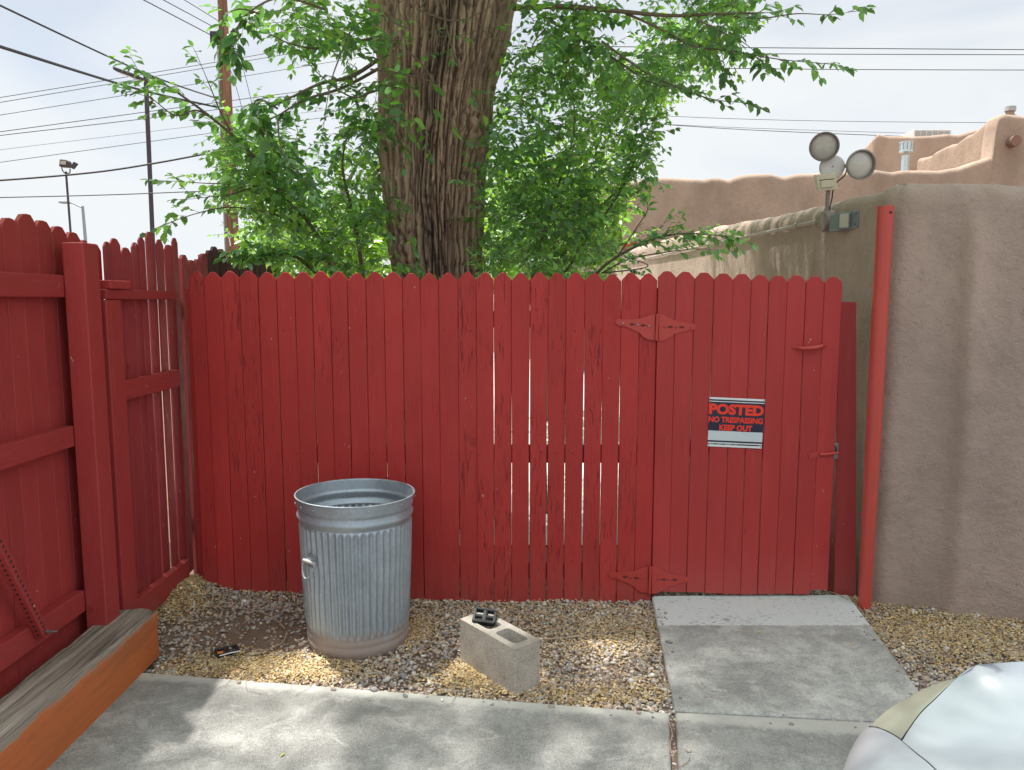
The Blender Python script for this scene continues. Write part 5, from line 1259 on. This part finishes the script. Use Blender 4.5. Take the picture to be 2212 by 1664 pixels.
def leafcol(kind=0):
    if kind == 0: b = random.choice([(.085, .20, .075), (.115, .25, .075), (.080, .18, .090), (.155, .30, .075), (.10, .20, .135)])
    elif kind == 1: b = random.choice([(.16, .32, .045), (.20, .36, .05), (.13, .30, .05)])
    else: b = random.choice([(.062, .145, .062), (.072, .165, .062), (.068, .155, .088)])
    f = random.uniform(.95, 2.2) if kind != 1 else random.uniform(.7, 1.15); return tuple(x * f for x in b)
def rv(s=1): return Vector((random.gauss(0, s), random.gauss(0, s), random.gauss(0, s)))
def twig(Lv, Br, p, d, ln, size, kind, step=.030, rad=.0022, droop=.35):
    p = Vector(p); d = Vector(d).normalized(); n = max(3, int(ln / step)); side_ = d.cross(Vector((0, 0, 1)))
    if side_.length < .1: side_ = Vector((1, 0, 0))
    side_.normalize(); pts = [p.copy()]; sgn = 1
    for i in range(n):
        d = (d + rv(.10) + Vector((0, 0, -droop * .10))).normalized(); p = p + d * step; pts.append(p.copy())
        side_ = d.cross(Vector((0, 0, 1))); side_ = side_.normalized() if side_.length > .1 else Vector((1, 0, 0))
        ld = (d * .55 + side_ * sgn * .8 + rv(.22) + Vector((0, 0, -.38))).normalized(); sgn = -sgn
        nn = (Vector((0, 0, 1)) + rv(.38)).normalized()
        Lv.add(tuple(p), tuple(ld), tuple(nn), size * random.uniform(.6, 1.15) * (1 - .35 * i / n), leafcol(kind))
    Lv.add(tuple(p), tuple(d), (0, .1, 1), size * .6, leafcol(kind))
    if Br is not None: Br.tube([pts[0], pts[len(pts) // 2], pts[-1]], [rad, rad * .7, rad * .35], 4, False)
def branch(Lv, Br, pl, Ys, r0, size, kind=0, dens=9, tl=(.12, .34), start=.15, leafy=True, droop=.35):
    P = [atY(u, v, y) for (u, v), y in zip(pl, Ys)]; Q = [Vector(q) for q in catmull(P, 8)]; n = len(Q)
    Br.tube(Q, [r0 * (1 - .82 * i / (n - 1)) for i in range(n)], 6, False)
    if not leafy: return
    Ltot = sum((Q[i + 1] - Q[i]).length for i in range(n - 1)); m = int(Ltot * dens)
    for k in range(m):
        t = start + (1 - start) * (k + random.random()) / m; i = min(n - 2, int(t * (n - 1))); p = Q[i].lerp(Q[i + 1], t * (n - 1) - i); d = (Q[i + 1] - Q[i]).normalized()
        s_ = d.cross(Vector((0, 0, 1))); s_ = s_.normalized() if s_.length > .1 else Vector((0, 1, 0))
        dd_ = d * .7 + s_ * random.choice((-1, 1)) * random.uniform(.2, 1) + Vector((0, 0, random.uniform(-.5, .5)))
        twig(Lv, Br, p, dd_, random.uniform(*tl) * (1 - .4 * t), size, kind, rad=.0018, droop=droop)
    twig(Lv, Br, Q[-1], Q[-1] - Q[-2], tl[1] * .6, size, kind, droop=droop)
def fill(Lv, Br, poly, Yr, n, size, kind=0, ln=(.15, .35), holes=.40, seed=0, nf=.011, out_=.0):
    us = [p[0] for p in poly]; vs = [p[1] for p in poly]; c = 0; tries = 0; n = int(n * 1.15)
    while c < n and tries < n * 40:
        tries += 1; u = random.uniform(min(us), max(us)); v = random.uniform(min(vs), max(vs))
        if not inpoly(np.array([u]), np.array([v]), poly)[0]: continue
        y = random.uniform(*Yr)
        if fbm(np.array([[u * nf, v * nf, y * .8 + seed]]), 91 + seed, 3)[0] < holes: continue
        p = atY(u, v, y); twig(Lv, Br, p, rv(1) + Vector((0, -.2, .15)), random.uniform(*ln), size * random.uniform(.8, 1.1), kind); c += 1

def limb(mb, pts, r0, r1, n=14):
    Q = [Vector(q) for q in catmull(pts, 8)]; mb.tube(Q, [r0 + (r1 - r0) * i / (len(Q) - 1) for i in range(len(Q))], n, False); return Q
# ---- crown of the big tree
TL_, TB = Leaves(), MB()
BG = MB()
crownpts = []
mains = [([(topx - .42, TY, topz - .35), (topx - .8, TY, topz + .6), (topx - 1.4, TY + .3, topz + 1.7), (topx - 2.6, TY + .5, topz + 2.9)], .36, .10),
         ([(topx + .42, TY, topz - .35), (topx + .9, TY - .1, topz + .7), (topx + 1.6, TY - .6, topz + 1.9), (topx + 2.8, TY - 1.6, topz + 2.9)], .38, .10),
         ([(topx - .1, TY - .1, topz - .3), (topx + .05, TY - .6, topz + .9), (topx - .1, TY - 1.8, topz + 1.9), (topx - .4, TY - 2.4, topz + 2.8)], .12, .03),
         ([(topx - .1, TY + .1, topz - .3), (topx - .2, TY + .9, topz + 1.3), (topx + .4, TY + 2.2, topz + 2.6)], .26, .07),
         ([(topx + .9, TY - .1, topz + .7), (topx + 1.6, TY - 1.2, topz + 1.2), (topx + 2.4, TY - 2.9, topz + 1.8), (topx + 3.0, TY - 4.6, topz + 2.0)], .06, .015),
         ([(topx - .8, TY, topz + .6), (topx - 1.3, TY - 1.3, topz + 1.2), (topx - 1.9, TY - 2.9, topz + 1.7), (topx - 2.0, TY - 4.4, topz + 2.0)], .06, .015)]
mq = [limb(BG, a, b, c) for a, b, c in mains]
# visible branches, left
branch(TL_, TB, [(820, 80), (740, 96), (680, 105), (620, 92), (560, 62)], [5.5, 5.2, 5.0, 4.8, 4.7], .012, .062, 0, 9, (.10, .22), .3)
branch(TL_, TB, [(815, 130), (760, 165), (690, 182), (620, 215), (560, 245)], [5.5, 5.1, 4.9, 4.7, 4.5], .015, .066, 0, 10, (.12, .26), .12)
branch(TL_, TB, [(815, 150), (740, 190), (660, 215), (600, 250), (566, 262)], [5.5, 5.0, 4.8, 4.6, 4.5], .012, .064, 2, 9, (.10, .22), .3)
branch(TL_, TB, [(700, 20), (610, -5), (540, 25), (508, 70), (500, 110)], [4.6, 4.3, 4.2, 4.1, 4.1], .008, .070, 2, 16, (.10, .20), .35, droop=1.2)
branch(TL_, TB, [(560, 30), (520, 20), (485, 35), (478, 75)], [4.2, 4.1, 4.1, 4.1], .006, .068, 2, 22, (.08, .16), .1, droop=1.2)
branch(TL_, TB, [(600, 235), (560, 215), (548, 240), (580, 300), (625, 350)], [4.6, 4.5, 4.4, 4.4, 4.4], .007, .068, 2, 22, (.10, .22), .15, droop=1.1)
branch(TL_, TB, [(600, 260), (610, 330), (650, 380), (672, 410)], [4.5, 4.4, 4.4, 4.4], .006, .064, 2, 16, (.08, .2), .1, droop=1.0)
branch(TL_, TB, [(760, 60), (720, 160), (705, 230), (697, 290)], [4.9, 4.7, 4.6, 4.6], .006, .05, 2, 3, (.05, .1), .5)
branch(TL_, TB, [(860, 180), (800, 200), (760, 210), (700, 170), (650, 120)], [5.2, 5.0, 4.9, 4.9, 4.9], .010, .06, 0, 8, (.1, .25), .2)
fill(TL_, TB, [(600, 20), (700, -20), (805, -20), (822, 60), (825, 200), (760, 180), (690, 120), (620, 90)], (4.7, 6.0), 85, .060, 0, holes=.47, seed=1)
fill(TL_, TB, [(690, 190), (830, 190), (825, 330), (770, 300), (700, 240)], (4.9, 6.2), 30, .060, 2, holes=.48, seed=2)
fill(TL_, TB, [(740, 100), (900, 130), (910, 260), (880, 330), (800, 300)], (4.75, 5.15), 9, .062, 0, holes=.40, seed=3)
fill(TL_, TB, [(800, 230), (900, 230), (880, 320), (820, 300)], (4.7, 5.0), 6, .066, 0, holes=.3, seed=33)
# right
branch(TL_, TB, [(1110, 18), (1210, 14), (1330, 24), (1450, 34), (1560, 30), (1650, 28)], [5.5, 5.2, 4.9, 4.7, 4.5, 4.4], .020, .062, 0, 8, (.12, .32), .15)
branch(TL_, TB, [(1560, 32), (1640, 40), (1720, 30), (1790, 32), (1838, 26)], [4.6, 4.4, 4.2, 4.1, 4.1], .005, .066, 2, 8, (.05, .13), .1)
branch(TL_, TB, [(1350, 28), (1420, 60), (1500, 100), (1580, 110), (1680, 128), (1785, 138)], [4.9, 4.7, 4.5, 4.4, 4.3, 4.2], .009, .062, 2, 12, (.07, .24), .2)
branch(TL_, TB, [(1500, 40), (1560, 70), (1610, 95), (1650, 130)], [4.5, 4.4, 4.3, 4.3], .005, .064, 2, 14, (.07, .2), .1, droop=1)
branch(TL_, TB, [(1300, 90), (1400, 160), (1480, 195), (1540, 215), (1604, 222)], [4.9, 4.7, 4.5, 4.4, 4.3], .008, .062, 2, 10, (.07, .2), .2)
branch(TL_, TB, [(1180, 40), (1300, 110), (1400, 175), (1460, 190)], [5.3, 5.1, 4.9, 4.8], .012, .06, 0, 9, (.1, .3), .2)
branch(TL_, TB, [(1620, 30), (1560, 60), (1560, 120), (1570, 150)], [4.6, 4.5, 4.4, 4.4], .004, .062, 2, 16, (.06, .16), .2, droop=1.2)
fill(TL_, TB, [(1120, -10), (1300, -20), (1620, -20), (1640, 40), (1560, 110), (1500, 150), (1440, 180), (1390, 200), (1250, 150), (1110, 110)], (4.6, 6.6), 290, .058, 0, holes=.44, seed=4)
fill(TL_, TB, [(1100, 110), (1250, 130), (1440, 170), (1420, 240), (1380, 260), (1300, 230), (1080, 200)], (5.0, 7.2), 210, .052, 0, (.12, .3), .40, 5)
fill(TL_, TB, [(1290, 150), (1430, 170), (1445, 220), (1380, 260), (1330, 240)], (7, 8.5), 90, .055, 1, (.12, .3), .40, 6)
# thin bare twigs hanging in front of the upper trunk
for (pl, Ys) in (([(860, -20), (845, 90), (825, 150), (810, 220)], [5.0] * 4), ([(905, -10), (870, 80), (850, 130), (890, 190), (930, 230)], [4.95] * 4 + [5.0]), ([(950, -20), (965, 60), (985, 130), (1010, 180), (1040, 240)], [5.0] * 5),
                 ([(900, 20), (980, 45), (1050, 20), (1090, -20)], [5.0] * 4), ([(880, 110), (920, 150), (960, 230), (1000, 300), (1060, 320)], [5.0] * 5), ([(1010, -10), (1040, 60), (1080, 90), (1120, 60)], [5.05] * 4), ([(820, 30), (880, 60), (860, 10), (920, -20)], [5.0] * 4),
                 ([(800, 150), (870, 160), (930, 175), (1010, 190)], [4.95] * 4), ([(930, -15), (900, 45), (960, 80), (1060, 60)], [5.0] * 4), ([(1180, 60), (1150, 110), (1220, 160), (1290, 190)], [5.2] * 4), ([(1240, 60), (1260, 110), (1330, 120), (1420, 160)], [5.1] * 4)):
    branch(TL_, TB, pl, Ys, .0062, .05, 0, 3, (.04, .10), .3)
TL_.build('crown', tree)
# canopy overhead (throws the dappled shade; above the frame)
CL_, CB = Leaves(), MB()
def ctwig(Lv, p, d, ln, size, kind): twig(Lv, None, p, d, ln, size, kind, step=.055)
gapn = 0; cnt = 0
CANOPY = 6400
HOLES = []
for (u, v, a, b) in ((560, 1490, .30, .09), (470, 1590, .16, .20), (600, 1455, .26, .10), (1080, 1420, .22, .20), (1010, 1455, .14, .07), (890, 1380, .10, .14), (760, 1100, .0001, .0001), (760, 1600, .13, .10), (1060, 1600, .10, .07), (1200, 1620, .08, .06), (1330, 1400, .18, .08), (1560, 1480, .07, .04), (1660, 1520, .05, .03), (2100, 1380, .25, .07)):
    p = atZ(u, v, 0); HOLES.append((p.x, p.y, a + .06, b + .06))
while cnt < CANOPY:
    X_ = random.uniform(-4.8, 2.8); Y_ = random.uniform(1.2, 8.6); Z_ = random.uniform(4.1, 7.4)
    if Z_ < 1.65 + max(0, Y_) * .40 + .45: continue
    if ((X_ + 1.0) / 3.9) ** 4 + ((Y_ - 4.8) / 3.8) ** 4 + ((Z_ - 5.7) / 1.9) ** 4 > 1: continue
    # ground point this cluster shades
    gx_s = X_ + Z_ * .30; gy_s = Y_ - Z_ * .28
    lit = fbm(np.array([[gx_s * 1.5, gy_s * 1.5, Z_ * .10]]), 123, 3)[0]
    if lit > (.64 if .9 < gx_s < 2.4 else .575 if gx_s > -.6 else .535): continue
    if any(((gx_s - hx) / ha) ** 2 + ((gy_s - hy) / hb) ** 2 < 1 for hx, hy, ha, hb in HOLES): continue
    ctwig(CL_, (X_, Y_, Z_), rv(1), random.uniform(.3, .6), .085, random.choice((0, 0, 2))); cnt += 1
c2 = 0
while c2 < 1100:
    gx_s = random.uniform(.75, 2.5); gy_s = random.uniform(2.1, 4.0); Z_ = random.uniform(4.2, 7.2); X_ = gx_s - .30 * Z_; Y_ = gy_s + .28 * Z_
    if Z_ < 1.65 + Y_ * .40 + .45 or fbm(np.array([[gx_s * 3.2, gy_s * 3.2, Z_ * .05]]), 223, 3)[0] > .56: continue
    ctwig(CL_, (X_, Y_, Z_), rv(1), random.uniform(.25, .5), .08, 0); c2 += 1
o_ = CL_.build('upper_crown', tree, scale=1.1)
for q in mq:
    for k in range(14):
        i = random.randint(len(q) // 3, len(q) - 1); p = q[i]; d = (rv(1) + Vector((0, -.3, .4))).normalized(); e2 = p + d * random.uniform(.6, 1.6)
        if e2.z < 1.65 + max(0, e2.y) * .40 + .3: continue
        BG.tube([p, p.lerp(e2, .5) + rv(.08), e2], [.028, .018, .006], 6, False)
lo = BG.build('limb', plain('limb bark', (.22, .17, .13), .9, 0, .4, 20, .8), tree, smooth=True)
TB.build('twig_work', M_twig, tree)

# ---- suckers / shrub masses behind the fence
SL, SB = Leaves(), MB()
ls = thing('elm_shrub', (atY(700, 600, 5.4).x, 5.4, 0), 'leafy green elm suckers spreading left of the trunk over the fence', 'shrub')
for (bx, bY) in ((690, 5.5), (760, 5.6), (640, 5.3), (820, 5.5)):
    pass
branch(SL, SB, [(740, 1150), (735, 800), (720, 600), (680, 500), (620, 430), (560, 350)], [5.6, 5.5, 5.4, 5.2, 5.1, 5.0], .028, .062, 0, 9, (.15, .4), .55)
branch(SL, SB, [(620, 430), (540, 330), (470, 265), (390, 205), (335, 170), (296, 152)], [5.1, 4.9, 4.7, 4.5, 4.4, 4.3], .013, .060, 0, 15, (.10, .34), .1)
branch(SL, SB, [(500, 290), (430, 240), (380, 250), (330, 215), (306, 205)], [4.8, 4.6, 4.5, 4.4, 4.4], .007, .062, 2, 12, (.08, .22), .1)
branch(SL, SB, [(520, 320), (480, 250), (455, 190), (432, 135)], [4.9, 4.7, 4.6, 4.5], .007, .058, 0, 10, (.06, .18), .15, droop=0)
branch(SL, SB, [(640, 450), (560, 420), (500, 400), (440, 396), (380, 392)], [5.2, 5.0, 4.8, 4.7, 4.6], .008, .060, 0, 12, (.08, .26), .1)
branch(SL, SB, [(660, 490), (580, 460), (500, 448), (430, 460), (358, 484)], [5.2, 5.0, 4.8, 4.6, 4.5], .008, .060, 0, 12, (.07, .24), .1)
branch(SL, SB, [(560, 400), (500, 420), (460, 425), (415, 430)], [5.0, 4.8, 4.7, 4.6], .006, .058, 2, 11, (.07, .2), .1)
branch(SL, SB, [(760, 1150), (740, 700), (660, 570), (590, 550), (530, 555)], [5.5, 5.3, 5.0, 4.8, 4.7], .02, .064, 0, 11, (.12, .28), .6)
branch(SL, SB, [(750, 620), (700, 560), (620, 540), (545, 535)], [5.3, 5.0, 4.8, 4.7], .008, .066, 0, 13, (.10, .24), .1)
branch(SL, SB, [(800, 1150), (790, 700), (770, 500), (740, 360), (760, 260)], [5.7, 5.6, 5.5, 5.4, 5.4], .024, .060, 0, 10, (.15, .35), .5)
fill(SL, SB, [(500, 235), (560, 250), (640, 330), (700, 390), (620, 480), (560, 470), (500, 400), (470, 300)], (4.7, 5.6), 95, .060, 0, holes=.42, seed=7)
fill(SL, SB, [(560, 330), (660, 310), (760, 330), (812, 360), (825, 470), (838, 600), (620, 600), (540, 560), (520, 480)], (4.75, 6.2), 330, .060, 0, holes=.45, seed=8)
fill(SL, SB, [(700, 250), (820, 240), (828, 400), (740, 380)], (5.6, 6.8), 60, .058, 1, holes=.47, seed=9)
fill(SL, SB, [(830, 500), (890, 480), (880, 600), (840, 605)], (4.8, 5.1), 6, .064, 0, holes=.3, seed=19)
SL.build('foliage', ls); SB.build('stem', M_twig, ls)
RL, RB = Leaves(), MB()
rs = thing('elm_shrub', (atY(1180, 600, 5.6).x, 5.6, 0), 'dense green elm suckers filling the space right of the trunk', 'shrub')
branch(RL, RB, [(1120, 1150), (1130, 800), (1150, 600), (1200, 420), (1240, 280), (1230, 150)], [5.8, 5.7, 5.6, 5.6, 5.6, 5.6], .02, .056, 0, 9, (.15, .4), .45)
branch(RL, RB, [(1180, 1150), (1180, 700), (1240, 560), (1330, 430), (1380, 330), (1408, 270)], [5.8, 5.6, 5.5, 5.3, 5.2, 5.1], .014, .054, 0, 11, (.10, .30), .5, droop=.1)
branch(RL, RB, [(1200, 1150), (1220, 700), (1290, 590), (1380, 530), (1470, 505), (1575, 512)], [5.6, 5.4, 5.1, 4.9, 4.8, 4.7], .016, .052, 0, 12, (.08, .28), .55, droop=.2)
branch(RL, RB, [(1300, 590), (1360, 560), (1440, 545), (1500, 538), (1550, 540)], [5.1, 4.9, 4.8, 4.7, 4.65], .006, .056, 0, 10, (.06, .2), .1)
branch(RL, RB, [(1330, 560), (1370, 500), (1400, 450), (1385, 425)], [5.1, 5.0, 5.0, 5.0], .006, .050, 0, 14, (.06, .2), .1, droop=-.1)
branch(RL, RB, [(1300, 590), (1400, 575), (1330, 540), (1440, 480)], [5.1, 4.9, 4.9, 4.9], .005, .048, 0, 11, (.06, .2), .1)
branch(RL, RB, [(1290, 450), (1350, 400), (1390, 350), (1400, 380)], [5.4, 5.3, 5.2, 5.2], .006, .052, 0, 12, (.08, .2), .1)
fill(RL, RB, [(1040, 420), (1055, 260), (1100, 180), (1300, 190), (1385, 300), (1400, 400), (1320, 440), (1290, 520), (1310, 600), (1030, 600)], (4.85, 6.6), 540, .056, 0, holes=.43, seed=10)
fill(RL, RB, [(1060, 260), (1330, 250), (1360, 430), (1270, 560), (1040, 600)], (6.6, 7.8), 230, .055, 1, holes=.42, seed=12)
fill(RL, RB, [(1180, 420), (1300, 430), (1345, 540), (1320, 600), (1150, 600)], (4.8, 5.8), 130, .054, 0, holes=.36, seed=22)
fill(RL, RB, [(1300, 200), (1400, 260), (1415, 350), (1390, 420), (1320, 400)], (5.0, 6.0), 60, .054, 0, holes=.38, seed=23)
RL.build('foliage', rs); RB.build('stem', M_twig, rs)
# ---- trees farther back
def bgtree(label, poly, Yr, n, size, kind, tr_uv, Yt, seed):
    t = thing('tree', (atY(tr_uv[0], 600, Yt).x, Yt, 0), label, 'tree', 'trees in the background'); Lv, Bb = Leaves(), MB()
    fill(Lv, Bb, poly, Yr, n, size, kind, (.3, .7), .40, seed)
    b0 = atY(tr_uv[0], 600, Yt); Lv.build('crown', t)
    tb_ = MB(); tb_.tube([(b0.x, Yt, 0), (b0.x + .1, Yt, b0.z), atY(tr_uv[0] + 10, tr_uv[1], Yt)], [.16, .12, .04], 10)
    for k in range(7):
        p = Vector((b0.x + .05, Yt, b0.z * .6 + k * .25)); tb_.tube([p, p + Vector((random.uniform(-.8, .8), random.uniform(-.4, .4), random.uniform(.4, 1.1)))], [.05, .015], 6)
    tb_.build('trunk', M_twig, t)
bgtree('yellow-green sunlit tree far behind the left suckers', [(560, 470), (700, 440), (850, 440), (850, 600), (620, 600), (555, 560)], (9, 12), 230, .11, 1, (700, 460), 10.5, 14)
bgtree('bright green tree far behind the right suckers', [(1040, 380), (1200, 330), (1330, 420), (1345, 520), (1300, 600), (1040, 600)], (9, 12), 210, .11, 1, (1180, 350), 10.5, 15)
bgtree('wispy pale tree beside the foot of the utility pole', [(515, 500), (610, 480), (640, 590), (540, 595)], (19, 22), 60, .16, 1, (580, 520), 20, 16)
